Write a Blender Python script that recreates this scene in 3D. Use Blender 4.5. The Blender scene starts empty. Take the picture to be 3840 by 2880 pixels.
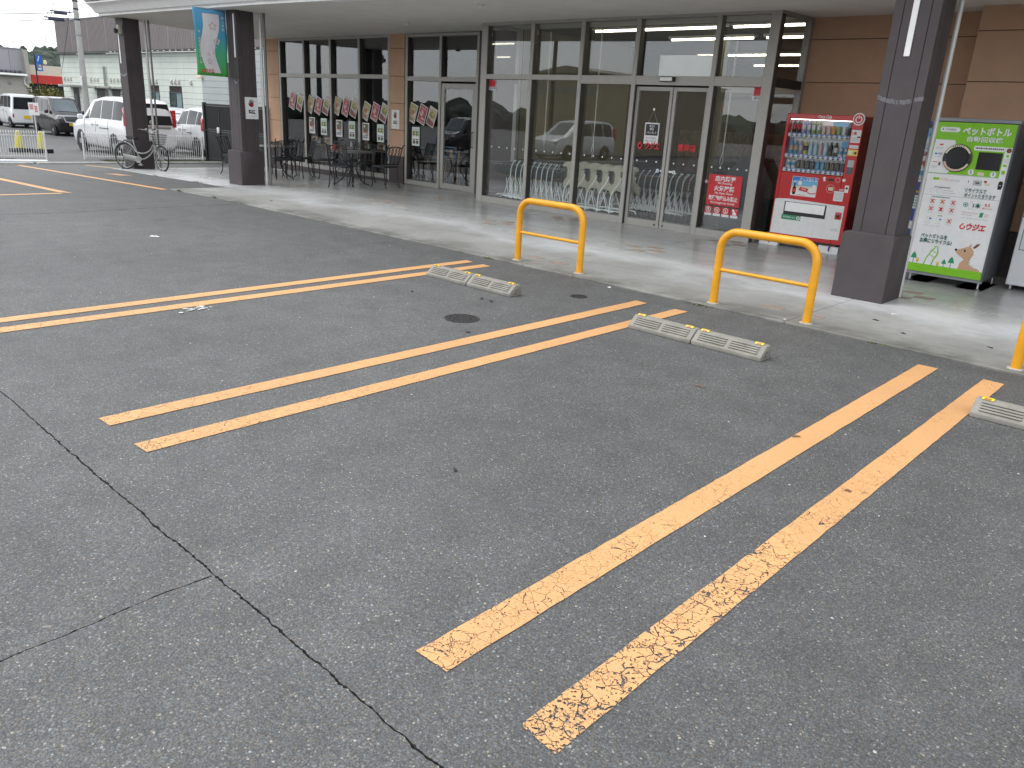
import bpy, bmesh, math, random
from mathutils import Vector, Matrix, geometry
random.seed(7)
R = math.radians
S = bpy.context.scene
C = S.collection

# ---------------------------------------------------------------- camera
CAM_H = 1.6458
PITCH, ROLL, YAW = R(18.798), R(3.2608), R(42.133)
cam_d = bpy.data.cameras.new('camera')
cam = bpy.data.objects.new('camera', cam_d); C.objects.link(cam)
fw0 = Vector((-math.sin(YAW), math.cos(YAW), 0)); rt0 = Vector((math.cos(YAW), math.sin(YAW), 0)); up0 = Vector((0, 0, 1))
fw = fw0*math.cos(PITCH) - up0*math.sin(PITCH); up = up0*math.cos(PITCH) + fw0*math.sin(PITCH)
rt = rt0*math.cos(ROLL) + up*math.sin(ROLL); u2 = up*math.cos(ROLL) - rt0*math.sin(ROLL)
mw = Matrix((rt, u2, -fw)).transposed().to_4x4(); mw.translation = (0, 0, CAM_H)
cam.matrix_world = mw
cam_d.sensor_width = 36.0; cam_d.lens = 36.0*2947.3/3840.0
cam_d.clip_start = 0.05; cam_d.clip_end = 3000
S.camera = cam

# ---------------------------------------------------------------- sky, sun, exposure
SUN_EL, SUN_AZ = R(55), R(228)
W = bpy.data.worlds.new('World'); S.world = W; W.use_nodes = True
nt = W.node_tree; nt.nodes.clear()
sky = nt.nodes.new('ShaderNodeTexSky'); sky.sky_type = 'NISHITA'; sky.sun_disc = False
sky.sun_elevation = SUN_EL; sky.sun_rotation = SUN_AZ; sky.air_density = 1.0; sky.dust_density = 1.2
tc = nt.nodes.new('ShaderNodeTexCoord'); mp = nt.nodes.new('ShaderNodeMapping'); mp.inputs['Scale'].default_value = (1.6, 1.6, 4.0)
nz = nt.nodes.new('ShaderNodeTexNoise'); nz.inputs['Scale'].default_value = 1.7; nz.inputs['Detail'].default_value = 6
rp = nt.nodes.new('ShaderNodeMapRange'); rp.inputs[1].default_value = 0.3; rp.inputs[2].default_value = 0.7; rp.inputs[3].default_value = 0.62; rp.inputs[4].default_value = 1.0
mx = nt.nodes.new('ShaderNodeMix'); mx.data_type = 'RGBA'; mx.inputs['B'].default_value = (14.6, 15.0, 15.3, 1)
bg = nt.nodes.new('ShaderNodeBackground'); bg.inputs['Strength'].default_value = 0.105
wo = nt.nodes.new('ShaderNodeOutputWorld')
L = nt.links.new
L(tc.outputs['Generated'], mp.inputs[0]); L(mp.outputs[0], nz.inputs[0]); L(nz.outputs[0], rp.inputs[0])
L(rp.outputs[0], mx.inputs['Factor']); L(sky.outputs[0], mx.inputs['A']); L(mx.outputs['Result'], bg.inputs[0]); L(bg.outputs[0], wo.inputs[0])
sun_d = bpy.data.lights.new('sun', 'SUN'); sun_d.energy = 0.9; sun_d.angle = R(25); sun_d.color = (1, 0.97, 0.92)
sun = bpy.data.objects.new('sun', sun_d); C.objects.link(sun)
sdir = Vector((math.sin(SUN_AZ)*math.cos(SUN_EL), math.cos(SUN_AZ)*math.cos(SUN_EL), math.sin(SUN_EL)))
sun.rotation_euler = sdir.to_track_quat('Z', 'Y').to_euler(); sun.location = (0, -10, 30)
S.view_settings.view_transform = 'Standard'; S.view_settings.look = 'None'; S.view_settings.gamma = 1.0
S.view_settings.exposure = 0.42; S.view_settings.use_curve_mapping = False
S.render.engine = 'CYCLES'; S.cycles.max_bounces = 8; S.cycles.transparent_max_bounces = 24; S.cycles.caustics_reflective = False

# ---------------------------------------------------------------- materials
def hexc(h):
    h = h.lstrip('#'); o = []
    for i in (0, 2, 4):
        c = int(h[i:i+2], 16)/255.0
        o.append(c/12.92 if c <= 0.04045 else ((c+0.055)/1.055)**2.4)
    return tuple(o)
MATS = {}
def pm(name, col, rough=0.5, metal=0.0, var=0.12, scale=6.0, bump=0.0, bscale=None, spec=0.5, detail=4, dirt=None, streak=False, coat=0.0):
    """procedural material: noise-varied colour, optional bump, optional dirt colour in patches"""
    if name in MATS: return MATS[name]
    if isinstance(col, str): col = hexc(col)
    m = bpy.data.materials.new(name); m.use_nodes = True; n = m.node_tree; b = n.nodes['Principled BSDF']
    lk = n.links.new
    t = n.nodes.new('ShaderNodeTexCoord'); ns = n.nodes.new('ShaderNodeTexNoise')
    ns.inputs['Scale'].default_value = scale; ns.inputs['Detail'].default_value = detail; ns.inputs['Roughness'].default_value = 0.6
    if streak:
        mpp = n.nodes.new('ShaderNodeMapping'); mpp.inputs['Scale'].default_value = (1, 1, 0.12)
        lk(t.outputs['Object'], mpp.inputs[0]); lk(mpp.outputs[0], ns.inputs[0])
    else: lk(t.outputs['Object'], ns.inputs[0])
    r = n.nodes.new('ShaderNodeMapRange'); r.inputs[1].default_value = 0.3; r.inputs[2].default_value = 0.7
    r.inputs[3].default_value = 1-var; r.inputs[4].default_value = 1+var
    lk(ns.outputs[0], r.inputs[0])
    mu = n.nodes.new('ShaderNodeVectorMath'); mu.operation = 'SCALE'; mu.inputs[0].default_value = col
    lk(r.outputs[0], mu.inputs['Scale'])
    out = mu.outputs[0]
    if dirt:
        n2 = n.nodes.new('ShaderNodeTexNoise'); n2.inputs['Scale'].default_value = scale*0.35; n2.inputs['Detail'].default_value = 8; n2.inputs['Roughness'].default_value = 0.7
        lk(t.outputs['Object'], n2.inputs[0])
        r2 = n.nodes.new('ShaderNodeMapRange'); r2.inputs[1].default_value = 0.48; r2.inputs[2].default_value = 0.75; r2.inputs[4].default_value = dirt[1]
        lk(n2.outputs[0], r2.inputs[0])
        mm = n.nodes.new('ShaderNodeMix'); mm.data_type = 'RGBA'; mm.inputs['B'].default_value = (*dirt[0], 1)
        lk(r2.outputs[0], mm.inputs['Factor']); lk(out, mm.inputs['A']); out = mm.outputs['Result']
    lk(out, b.inputs['Base Color'])
    b.inputs['Roughness'].default_value = rough; b.inputs['Metallic'].default_value = metal
    b.inputs['Specular IOR Level'].default_value = spec; b.inputs['Coat Weight'].default_value = coat; b.inputs['Coat Roughness'].default_value = 0.06
    if bump:
        bn = n.nodes.new('ShaderNodeTexNoise'); bn.inputs['Scale'].default_value = bscale or scale*6; bn.inputs['Detail'].default_value = 4
        lk(t.outputs['Object'], bn.inputs[0])
        bp = n.nodes.new('ShaderNodeBump'); bp.inputs['Strength'].default_value = bump; bp.inputs['Distance'].default_value = 0.01
        lk(bn.outputs[0], bp.inputs['Height']); lk(bp.outputs[0], b.inputs['Normal'])
    MATS[name] = m
    return m
def glassm(name, tint=(0.75, 0.8, 0.78), ior=1.75, rough=0.0, base=0.0):
    m = bpy.data.materials.new(name); m.use_nodes = True; n = m.node_tree; n.nodes.clear(); lk = n.links.new
    o = n.nodes.new('ShaderNodeOutputMaterial'); mxs = n.nodes.new('ShaderNodeMixShader'); tr = n.nodes.new('ShaderNodeBsdfTransparent'); gl = n.nodes.new('ShaderNodeBsdfGlossy')
    t = n.nodes.new('ShaderNodeTexCoord'); ns = n.nodes.new('ShaderNodeTexNoise'); ns.inputs['Scale'].default_value = 0.9; ns.inputs['Detail'].default_value = 1
    bp = n.nodes.new('ShaderNodeBump'); bp.inputs['Strength'].default_value = 0.02; bp.inputs['Distance'].default_value = 0.02
    lk(t.outputs['Object'], ns.inputs[0]); lk(ns.outputs[0], bp.inputs['Height']); lk(bp.outputs[0], gl.inputs['Normal'])
    tr.inputs[0].default_value = (*tint, 1); gl.inputs['Roughness'].default_value = rough; gl.inputs[0].default_value = (0.95, 0.97, 1, 1)
    # Schlick reflectance, the same on both faces of the thin pane
    f0 = ((ior-1)/(ior+1))**2+base
    ge = n.nodes.new('ShaderNodeNewGeometry'); dt = n.nodes.new('ShaderNodeVectorMath'); dt.operation = 'DOT_PRODUCT'
    lk(ge.outputs['Incoming'], dt.inputs[0]); lk(ge.outputs['Normal'], dt.inputs[1])
    def ma(op, x, y):
        k = n.nodes.new('ShaderNodeMath'); k.operation = op
        for i, q in enumerate((x, y)):
            if q is None: continue
            if isinstance(q, float): k.inputs[i].default_value = q
            else: lk(q, k.inputs[i])
        return k.outputs[0]
    c = ma('SUBTRACT', 1.0, ma('ABSOLUTE', dt.outputs['Value'], None)); f = ma('MULTIPLY', ma('POWER', c, 5.0), 1-f0)
    lk(ma('ADD', f, float(f0)), mxs.inputs[0]); lk(tr.outputs[0], mxs.inputs[1]); lk(gl.outputs[0], mxs.inputs[2]); lk(mxs.outputs[0], o.inputs[0])
    MATS[name] = m
    return m
def emitm(name, col, st):
    m = bpy.data.materials.new(name); m.use_nodes = True; b = m.node_tree.nodes['Principled BSDF']
    b.inputs['Base Color'].default_value = (*col, 1); b.inputs['Emission Color'].default_value = (*col, 1); b.inputs['Emission Strength'].default_value = st
    MATS[name] = m
    return m

# ---------------------------------------------------------------- mesh helpers
class MB:
    def __init__(s): s.v = []; s.f = []; s.m = []; s.cur = 0
    def mat(s, i): s.cur = i; return s
    def add(s, vs, fs):
        o = len(s.v); s.v += [tuple(p) for p in vs]
        for f in fs: s.f.append([i+o for i in f]); s.m.append(s.cur)
        return s
    def box(s, x0, x1, y0, y1, z0, z1):
        return s.add([(x0,y0,z0),(x1,y0,z0),(x1,y1,z0),(x0,y1,z0),(x0,y0,z1),(x1,y0,z1),(x1,y1,z1),(x0,y1,z1)],
                     [(3,2,1,0),(4,5,6,7),(0,1,5,4),(1,2,6,5),(2,3,7,6),(3,0,4,7)])
    def quad(s, *p): return s.add(p, [tuple(range(len(p)))])
    def tube(s, pts, r, n=8, closed=False, cap=True):
        pts = [Vector(p) for p in pts]; k = len(pts)
        rs = r if isinstance(r, (list, tuple)) else [r]*k
        rings = []; prev = None
        for i, p in enumerate(pts):
            a = pts[i-1] if (i > 0 or closed) else p; b = pts[(i+1) % k] if (i < k-1 or closed) else p
            d = (b-a).normalized() if (b-a).length > 1e-9 else Vector((0,0,1))
            if prev is None:
                q = Vector((0,0,1)) if abs(d.z) < 0.9 else Vector((1,0,0))
                e1 = d.cross(q).normalized()
            else:
                e1 = (prev - d*prev.dot(d))
                e1 = e1.normalized() if e1.length > 1e-6 else d.orthogonal().normalized()
            prev = e1; e2 = d.cross(e1)
            rings.append([p + (e1*math.cos(2*math.pi*j/n) + e2*math.sin(2*math.pi*j/n))*rs[i] for j in range(n)])
        vs = [v for rg in rings for v in rg]; fs = []
        for i in range(k if closed else k-1):
            i2 = (i+1) % k
            for j in range(n): fs.append((i*n+j, i*n+(j+1) % n, i2*n+(j+1) % n, i2*n+j))
        if cap and not closed: fs += [tuple(range(n-1, -1, -1)), tuple((k-1)*n+j for j in range(n))]
        return s.add(vs, fs)
    def lathe(s, prof, n=16, c=(0,0,0), axis='z'):
        vs = []; fs = []; k = len(prof)
        for (r, h) in prof:
            for j in range(n):
                a = 2*math.pi*j/n; x, y = r*math.cos(a), r*math.sin(a)
                p = (x, y, h) if axis == 'z' else ((x, h, y) if axis == 'y' else (h, x, y))
                vs.append((p[0]+c[0], p[1]+c[1], p[2]+c[2]))
        for i in range(k-1):
            for j in range(n): fs.append((i*n+j, i*n+(j+1) % n, (i+1)*n+(j+1) % n, (i+1)*n+j))
        if prof[0][0] > 1e-6: fs.append(tuple(range(n-1, -1, -1)))
        if prof[-1][0] > 1e-6: fs.append(tuple((k-1)*n+j for j in range(n)))
        return s.add(vs, fs)
    def prism(s, poly, a, b, plane='xz'):
        """poly 2d extruded between a and b along the missing axis"""
        def P(u, v, w): return (u, w, v) if plane == 'xz' else ((u, v, w) if plane == 'xy' else (w, u, v))
        n = len(poly)
        vs = [P(u, v, a) for u, v in poly] + [P(u, v, b) for u, v in poly]
        fs = [tuple(range(n)), tuple(range(2*n-1, n-1, -1))] + [(i, (i+1) % n, n+(i+1) % n, n+i) for i in range(n)]
        return s.add(vs, fs)
    def mesh(s, name, mats, smooth=None, bevel=0.0, seg=2, fix=True):
        me = bpy.data.meshes.new(name); me.from_pydata(s.v, [], s.f)
        for m in (mats if isinstance(mats, (list, tuple)) else [mats]): me.materials.append(m)
        me.polygons.foreach_set('material_index', s.m)
        bm = bmesh.new(); bm.from_mesh(me)
        if fix: bmesh.ops.recalc_face_normals(bm, faces=bm.faces)
        if bevel:
            ed = [e for e in bm.edges if len(e.link_faces) == 2 and e.calc_face_angle(0) > 0.6]
            bmesh.ops.bevel(bm, geom=ed, offset=bevel, segments=seg, affect='EDGES', profile=0.5, clamp_overlap=True)
        bm.to_mesh(me); bm.free()
        if smooth or bevel:
            for p in me.polygons: p.use_smooth = True
            me.set_sharp_from_angle(angle=R(smooth or 35))
        me.update()
        return me
    def build(s, name, mats, parent=None, loc=None, rot=None, **k):
        return ob(name, s.mesh(name, mats, **k), parent, loc, rot)
def ob(name, data, parent=None, loc=None, rot=None):
    o = bpy.data.objects.new(name, data); C.objects.link(o)
    if parent: o.parent = parent
    if loc: o.location = loc
    if rot: o.rotation_euler = rot
    return o
def tag(o, label=None, cat=None, group=None, kind=None):
    if label: o['label'] = label
    if cat: o['category'] = cat
    if group: o['group'] = group
    if kind: o['kind'] = kind
    return o
def thing(name, label, cat, loc=(0,0,0), rz=0.0, group=None):
    return tag(ob(name, None, None, loc, (0, 0, rz)), label, cat, group)
def dup(o, parent=None, loc=None, rz=None, label=None):

    c = o.copy(); C.objects.link(c)
    if parent: c.parent = parent
    if loc is not None: c.location = loc
    if rz is not None: c.rotation_euler = (0, 0, rz)
    if label: c['label'] = label
    for k in list(o.children): dup(k, c)
    return c

def chaikin(pts, it=2, closed=False):
    pts = [Vector(p) for p in pts]
    for _ in range(it):
        q = [] if closed else [pts[0]]
        for i in range(len(pts) if closed else len(pts)-1):
            a, b = pts[i], pts[(i+1) % len(pts)]
            q += [a*0.75+b*0.25, a*0.25+b*0.75]
        if not closed: q.append(pts[-1])
        pts = q
    return pts
FONT_CACHE = {}
def text_mesh(body, size, bold=0.0, shear=0.0, align='CENTER', ext=0.0, sp=1.0, line=1.0):
    cu = bpy.data.curves.new('lettering', 'FONT'); cu.body = body; cu.size = size; cu.offset = bold; cu.shear = shear
    cu.align_x = align; cu.align_y = 'CENTER'; cu.extrude = ext; cu.resolution_u = 2; cu.space_character = sp; cu.space_line = line
    o = bpy.data.objects.new('tmp', cu); C.objects.link(o)
    dg = bpy.context.evaluated_depsgraph_get(); dg.update()
    me = bpy.data.meshes.new_from_object(o.evaluated_get(dg)); me.materials.clear()
    bpy.data.objects.remove(o); bpy.data.curves.remove(cu)
    return me
def text(body, size, m, parent, loc, rot=(R(90), 0, 0), name='lettering', width=None, **k):
    """flat print: lettering facing local -Y by default"""
    me = text_mesh(body, size, **k); me.materials.append(m)
    if width and len(me.vertices):
        xs = [v.co.x for v in me.vertices]; w = max(xs)-min(xs)
        if w > 0:
            f = width/w
            for v in me.vertices: v.co.x *= f
    return ob(name, me, parent, loc, rot)
def gz(x): return max(-0.45, min(0.0, 0.019*(x+13.5)))
# ================================================================ GROUND
def asphalt_mat():
    m = bpy.data.materials.new('asphalt'); m.use_nodes = True; n = m.node_tree; b = n.nodes['Principled BSDF']; lk = n.links.new
    N = n.nodes.new
    t = N('ShaderNodeTexCoord').outputs['Object']
    def vor(scale, feat='F1'):
        v = N('ShaderNodeTexVoronoi'); v.inputs['Scale'].default_value = scale; v.feature = feat; lk(t, v.inputs['Vector']); return v
    def noise(scale, det=3, ro=0.5):
        v = N('ShaderNodeTexNoise'); v.inputs['Scale'].default_value = scale; v.inputs['Detail'].default_value = det; v.inputs['Roughness'].default_value = ro; lk(t, v.inputs['Vector']); return v
    v1 = vor(150); v2 = vor(330); n1 = noise(0.45, 5); n2 = noise(3.5, 4); n3 = noise(40, 3)
    sp = N('ShaderNodeSeparateColor'); lk(v1.outputs['Color'], sp.inputs[0])
    r = N('ShaderNodeValToRGB'); lk(sp.outputs[0], r.inputs[0]); r.color_ramp.interpolation = 'LINEAR'
    e = r.color_ramp.elements; e[0].position = 0; e[0].color = (.074, .074, .074, 1); e[1].position = 1; e[1].color = (.30, .295, .28, 1)
    for p_, c_ in ((.5, (.0905, .092, .0945)), (.86, (.110, .112, .115)), (.955, (.138, .14, .142)), (.985, (.20, .198, .19))):
        x = e.new(p_); x.color = (*c_, 1)
    # second grain
    sp2 = N('ShaderNodeSeparateColor'); lk(v2.outputs['Color'], sp2.inputs[0])
    r2 = N('ShaderNodeMapRange'); r2.inputs[3].default_value = .7; r2.inputs[4].default_value = 1.3; lk(sp2.outputs[1], r2.inputs[0])
    # stones brownish / bluish tint
    hs = N('ShaderNodeMix'); hs.data_type = 'RGBA'; hs.blend_type = 'MULTIPLY'; hs.inputs['Factor'].default_value = 1.0
    cr = N('ShaderNodeValToRGB'); lk(sp.outputs[2], cr.inputs[0]); cr.color_ramp.elements[0].color = (.95, 1.0, 1.04, 1); cr.color_ramp.elements[1].color = (1.12, 1.02, .88, 1)
    cr.color_ramp.elements[0].position = .3
    lk(r.outputs[0], hs.inputs['A']); lk(cr.outputs[0], hs.inputs['B'])
    # binder in the gaps between stones
    dr = N('ShaderNodeMapRange'); dr.inputs[1].default_value = .25; dr.inputs[2].default_value = .75; dr.inputs[3].default_value = 1.1; dr.inputs[4].default_value = .66; lk(v1.outputs['Distance'], dr.inputs[0])
    def mul(a, bb):
        k = N('ShaderNodeMath'); k.operation = 'MULTIPLY'; lk(a, k.inputs[0]); lk(bb, k.inputs[1]); return k.outputs[0]
    l1 = N('ShaderNodeMapRange'); l1.inputs[1].default_value = .3; l1.inputs[2].default_value = .7; l1.inputs[3].default_value = .9; l1.inputs[4].default_value = 1.13; lk(n1.outputs[0], l1.inputs[0])
    l2 = N('ShaderNodeMapRange'); l2.inputs[1].default_value = .3; l2.inputs[2].default_value = .7; l2.inputs[3].default_value = .88; l2.inputs[4].default_value = 1.12; lk(n2.outputs[0], l2.inputs[0])
    # worn wheel tracks, old oil drips and darker wet-looking stains
    nt_ = noise(.16, 3); l3 = N('ShaderNodeMapRange'); l3.inputs[1].default_value = .4; l3.inputs[2].default_value = .6; l3.inputs[3].default_value = .93; l3.inputs[4].default_value = 1.07; lk(nt_.outputs[0], l3.inputs[0])
    dv = N('ShaderNodeTexVoronoi'); dv.inputs['Scale'].default_value = .9; dn_ = N('ShaderNodeTexNoise'); dn_.inputs['Scale'].default_value = 9; dn_.inputs['Detail'].default_value = 4; lk(t, dn_.inputs['Vector'])
    dw = N('ShaderNodeVectorMath'); dw.operation = 'MULTIPLY_ADD'; dw.inputs[1].default_value = (.16, .16, 0); lk(dn_.outputs['Color'], dw.inputs[0]); lk(t, dw.inputs[2]); lk(dw.outputs[0], dv.inputs['Vector'])
    ds = N('ShaderNodeMapRange'); ds.inputs[1].default_value = .03; ds.inputs[2].default_value = .16; ds.inputs[3].default_value = .74; ds.inputs[4].default_value = 1.0; lk(dv.outputs['Distance'], ds.inputs[0])
    n4 = noise(1.1, 7, .7); st4 = N('ShaderNodeMapRange'); st4.inputs[1].default_value = .55; st4.inputs[2].default_value = .75; st4.inputs[3].default_value = 1.0; st4.inputs[4].default_value = 1.16; lk(n4.outputs[0], st4.inputs[0])
    f = mul(mul(mul(dr.outputs[0], r2.outputs[0]), mul(l1.outputs[0], l2.outputs[0])), mul(mul(l3.outputs[0], ds.outputs[0]), st4.outputs[0]))
    sc = N('ShaderNodeVectorMath'); sc.operation = 'SCALE'; lk(hs.outputs['Result'], sc.inputs[0]); lk(f, sc.inputs['Scale'])
    gn = N('ShaderNodeVectorMath'); gn.operation = 'SCALE'; gn.inputs['Scale'].default_value = 1.08; lk(sc.outputs[0], gn.inputs[0])
    lk(gn.outputs[0], b.inputs['Base Color'])
    b.inputs['Roughness'].default_value = .7; b.inputs['Specular IOR Level'].default_value = .5
    h1 = N('ShaderNodeMath'); h1.operation = 'MULTIPLY'; h1.inputs[1].default_value = -1.0; lk(v1.outputs['Distance'], h1.inputs[0])
    h2 = N('ShaderNodeMath'); h2.operation = 'MULTIPLY_ADD'; h2.inputs[1].default_value = .35; lk(sp.outputs[1], h2.inputs[0]); lk(h1.outputs[0], h2.inputs[2])
    bp = N('ShaderNodeBump'); bp.inputs['Strength'].default_value = .55; bp.inputs['Distance'].default_value = .004; lk(h2.outputs[0], bp.inputs['Height']); lk(bp.outputs[0], b.inputs['Normal'])
    MATS['asphalt'] = m
    return m
M_ASPH = asphalt_mat()
M_CRACK = pm('crack_dirt', (.02, .019, .017), .95, var=.5, scale=60, bump=.6)

def jit(pts, d): return [(x+random.uniform(-d, d), y+random.uniform(-d, d)) for x, y in pts]
def crack_line(ctrl, w, step=.018, wander=.006):
    """irregular pavement crack: left edge, centre and right edge points"""
    le, ce, re_ = [], [], []
    off = 0.0
    for (a, b) in zip(ctrl[:-1], ctrl[1:]):
        a, b = Vector(a), Vector(b); n = max(1, int((b-a).length/step)); d = (b-a).normalized(); nn = Vector((-d.y, d.x))
        for i in range(n):
            p = a.lerp(b, i/n); off = off*.8 + random.uniform(-wander, wander); p = p + nn*off
            h = w*random.choice((.5, .7, .9, 1.0, 1.2, 1.6))*random.uniform(.7, 1.2)/2
            le.append(p+nn*h); ce.append(p); re_.append(p-nn*h)
    return le, ce, re_
def build_ground():
    vs = []; ed = []; crack_ids = set(); centre = set()
    def addline(pts, closed=False):
        ids = list(range(len(vs), len(vs)+len(pts))); vs.extend(Vector(p) for p in pts)
        for i in range(len(ids)-1): ed.append((ids[i], ids[i+1]))
        if closed: ed.append((ids[-1], ids[0]))
        return ids
    Bq = 260
    addline([(-Bq, -Bq), (-37.2, -Bq), (-13.5, -Bq), (Bq, -Bq), (Bq, Bq), (-13.5, Bq), (-37.2, Bq), (-Bq, Bq)], True)
    addline([(-37.2, -Bq+1), (-37.2, Bq-1)]); addline([(-13.5, -Bq+1), (-13.5, Bq-1)])
    lines = [([(-9.0, 1.15), (-5.0, 1.150), (-3.6, 1.137), (-2.43, 1.137), (-1.0, 1.13), (0.9, 1.13)], .0078, .0028),
             ([(-2.44, 1.125), (-2.447, .95), (-2.43, .6), (-2.425, .35), (-2.42, -.4)], .0055, .002),
             ([(-12.47, 2.0), (-12.42, 4.2), (-12.5, 5.2), (-12.53, 6.78)], .014, .006)]
    for ctrl, w, wa in lines:
        st_ = .011 if ctrl[0][0] > -12 else .06
        le, ce, re_ = crack_line(ctrl, w, st_, wa)
        poly = (le + re_[::-1])[::-1]
        ids = addline(poly, True); crack_ids.add(tuple(ids)); c_ = addline(ce[2:-2]); centre.update(c_)
    ov, oe, of, ovo, _, ofo = geometry.delaunay_2d_cdt(vs, ed, [list(c) for c in crack_ids], 0, 1e-6)
    cen_new = {i for i, src in enumerate(ovo) if any(s in centre for s in src)}
    v3 = [(p.x, p.y, gz(p.x) - (.012 if i in cen_new else 0)) for i, p in enumerate(ov)]
    me = bpy.data.meshes.new('ground'); me.from_pydata(v3, [], of)
    me.materials.append(M_ASPH); me.materials.append(M_CRACK)
    for i, p in enumerate(me.polygons):
        p.material_index = 1 if len(ofo[i]) else 0
        if p.normal.z < 0: p.flip()
    me.update()
    return tag(ob('ground', me), kind='structure')
build_ground()

# ---------------------------------------------------------------- painted bay markings
def paint_mat(name, crack, flake, base=(.625, .338, .145)):
    m = bpy.data.materials.new(name); m.use_nodes = True; n = m.node_tree; b = n.nodes['Principled BSDF']; lk = n.links.new; N = n.nodes.new
    t = N('ShaderNodeTexCoord').outputs['Object']
    def noise(scale, det=3, ro=.5):
        v = N('ShaderNodeTexNoise'); v.inputs['Scale'].default_value = scale; v.inputs['Detail'].default_value = det; v.inputs['Roughness'].default_value = ro; lk(t, v.inputs['Vector']); return v.outputs[0]
    def mr(a, f0, f1, t0, t1):
        k = N('ShaderNodeMapRange'); k.inputs[1].default_value = f0; k.inputs[2].default_value = f1; k.inputs[3].default_value = t0; k.inputs[4].default_value = t1; lk(a, k.inputs[0]); return k.outputs[0]
    def ma(op, a, c):
        k = N('ShaderNodeMath'); k.operation = op
        for i, q in enumerate((a, c)):
            if isinstance(q, float): k.inputs[i].default_value = q
            else: lk(q, k.inputs[i])
        return k.outputs[0]
    dn = N('ShaderNodeTexNoise'); dn.inputs['Scale'].default_value = 30; dn.inputs['Detail'].default_value = 3; lk(t, dn.inputs['Vector'])
    ad = N('ShaderNodeVectorMath'); ad.operation = 'MULTIPLY_ADD'; ad.inputs[1].default_value = (.03, .03, 0); lk(dn.outputs['Color'], ad.inputs[0]); lk(t, ad.inputs[2])
    vo = N('ShaderNodeTexVoronoi'); vo.feature = 'DISTANCE_TO_EDGE'; vo.inputs['Scale'].default_value = 21; lk(ad.outputs[0], vo.inputs['Vector'])
    vo2 = N('ShaderNodeTexVoronoi'); vo2.feature = 'DISTANCE_TO_EDGE'; vo2.inputs['Scale'].default_value = 50; lk(ad.outputs[0], vo2.inputs['Vector'])
    big = noise(2.6, 3)
    sx = N('ShaderNodeSeparateXYZ'); lk(t, sx.inputs[0])
    near = mr(sx.outputs[1], 1.4, 4.2, 1.0, 0.0)            # the end the cars drive over is the most worn
    amt = ma('ADD', ma('MULTIPLY', near, .75), mr(big, .3, .7, -.25, .35))
    th = ma('MULTIPLY', amt, crack); th2 = ma('MULTIPLY', amt, crack*.9)
    k1 = ma('MULTIPLY', ma('LESS_THAN', vo.outputs[0], th), ma('GREATER_THAN', noise(14, 3), .44)); k2 = ma('MULTIPLY', ma('LESS_THAN', vo2.outputs[0], th2), ma('GREATER_THAN', noise(9, 2), .5))
    fl = ma('GREATER_THAN', ma('ADD', noise(70, 4, .65), ma('MULTIPLY', amt, flake)), .74)
    gone = ma('MAXIMUM', ma('MAXIMUM', k1, k2), fl)
    al = ma('SUBTRACT', 1.0, gone); lk(al, b.inputs['Alpha'])
    sc = N('ShaderNodeVectorMath'); sc.operation = 'SCALE'; sc.inputs[0].default_value = base; lk(ma('MULTIPLY', mr(noise(1.3, 4), .3, .7, .9, 1.08), mr(noise(120, 2), .3, .7, .93, 1.07)), sc.inputs['Scale'])
    lk(sc.outputs[0], b.inputs['Base Color']); b.inputs['Roughness'].default_value = .6
    bp = N('ShaderNodeBump'); bp.inputs['Strength'].default_value = .35; bp.inputs['Distance'].default_value = .004; lk(noise(90, 4), bp.inputs['Height']); lk(bp.outputs[0], b.inputs['Normal'])
    MATS[name] = m
    return m
P_LIGHT = paint_mat('line_paint', .018, .09)
P_MID = paint_mat('line_paint_cracked', .022, .15)
P_HEAVY = paint_mat('line_paint_worn', .042, .235)
P_FAINT = paint_mat('line_paint_faint', .05, .42, base=(.50, .30, .15))
def stripe(name, poly, m, label, lift=.004, n=60):
    """poly: four corners, long sides 0-1 and 3-2; edges slightly ragged"""
    a, b, c, d = [Vector(p) for p in poly]; mb = MB(); L1, L2 = [], []
    for i in range(n+1):
        t = i/n; j1, j2 = (random.uniform(-.0022, .0022) for _ in range(2))
        p = a.lerp(b, t); q = d.lerp(c, t); w = (q-p).normalized()
        L1.append(p+w*j1); L2.append(q+w*j2)
    vs = [(p.x, p.y, gz(p.x)+lift) for p in L1] + [(p.x, p.y, gz(p.x)+lift) for p in L2]
    mb.add(vs, [(i, i+1, n+2+i, n+1+i) for i in range(n)])
    o = mb.build(name, m)
    for p in o.data.polygons:
        if p.normal.z < 0: p.flip()
    return tag(o, label, None, 'orange parking bay lines', 'structure')
stripe('parking_line', [(-1.608, 1.392), (-1.608, 6.434), (-1.467, 6.441), (-1.469, 1.396)], P_MID, 'left orange line of the nearest pair of bay lines')
stripe('parking_line', [(-1.157, 1.398), (-1.157, 6.438), (-1.016, 6.428), (-1.016, 1.386)], P_HEAVY, 'right orange line of the nearest pair, flaking at its near end')
stripe('parking_line', [(-4.224, 1.400), (-4.217, 6.405), (-4.079, 6.390), (-4.086, 1.403)], P_LIGHT, 'left orange line of the middle pair of bay lines')
stripe('parking_line', [(-3.776, 1.400), (-3.783, 6.418), (-3.648, 6.424), (-3.640, 1.406)], P_MID, 'right orange line of the middle pair, worn at its near end')
stripe('parking_line', [(-6.684, 1.42), (-6.688, 6.465), (-6.551, 6.440), (-6.544, 1.40)], P_LIGHT, 'left orange line of the far pair of bay lines')
stripe('parking_line', [(-6.402, 1.40), (-6.394, 6.446), (-6.255, 6.436), (-6.254, 1.40)], P_LIGHT, 'right orange line of the far pair of bay lines')
stripe('parking_line', [(-22.8, 6.37), (-15.21, 6.65), (-15.28, 6.79), (-22.8, 6.50)], P_LIGHT, 'long orange line running towards the white fence')
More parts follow.
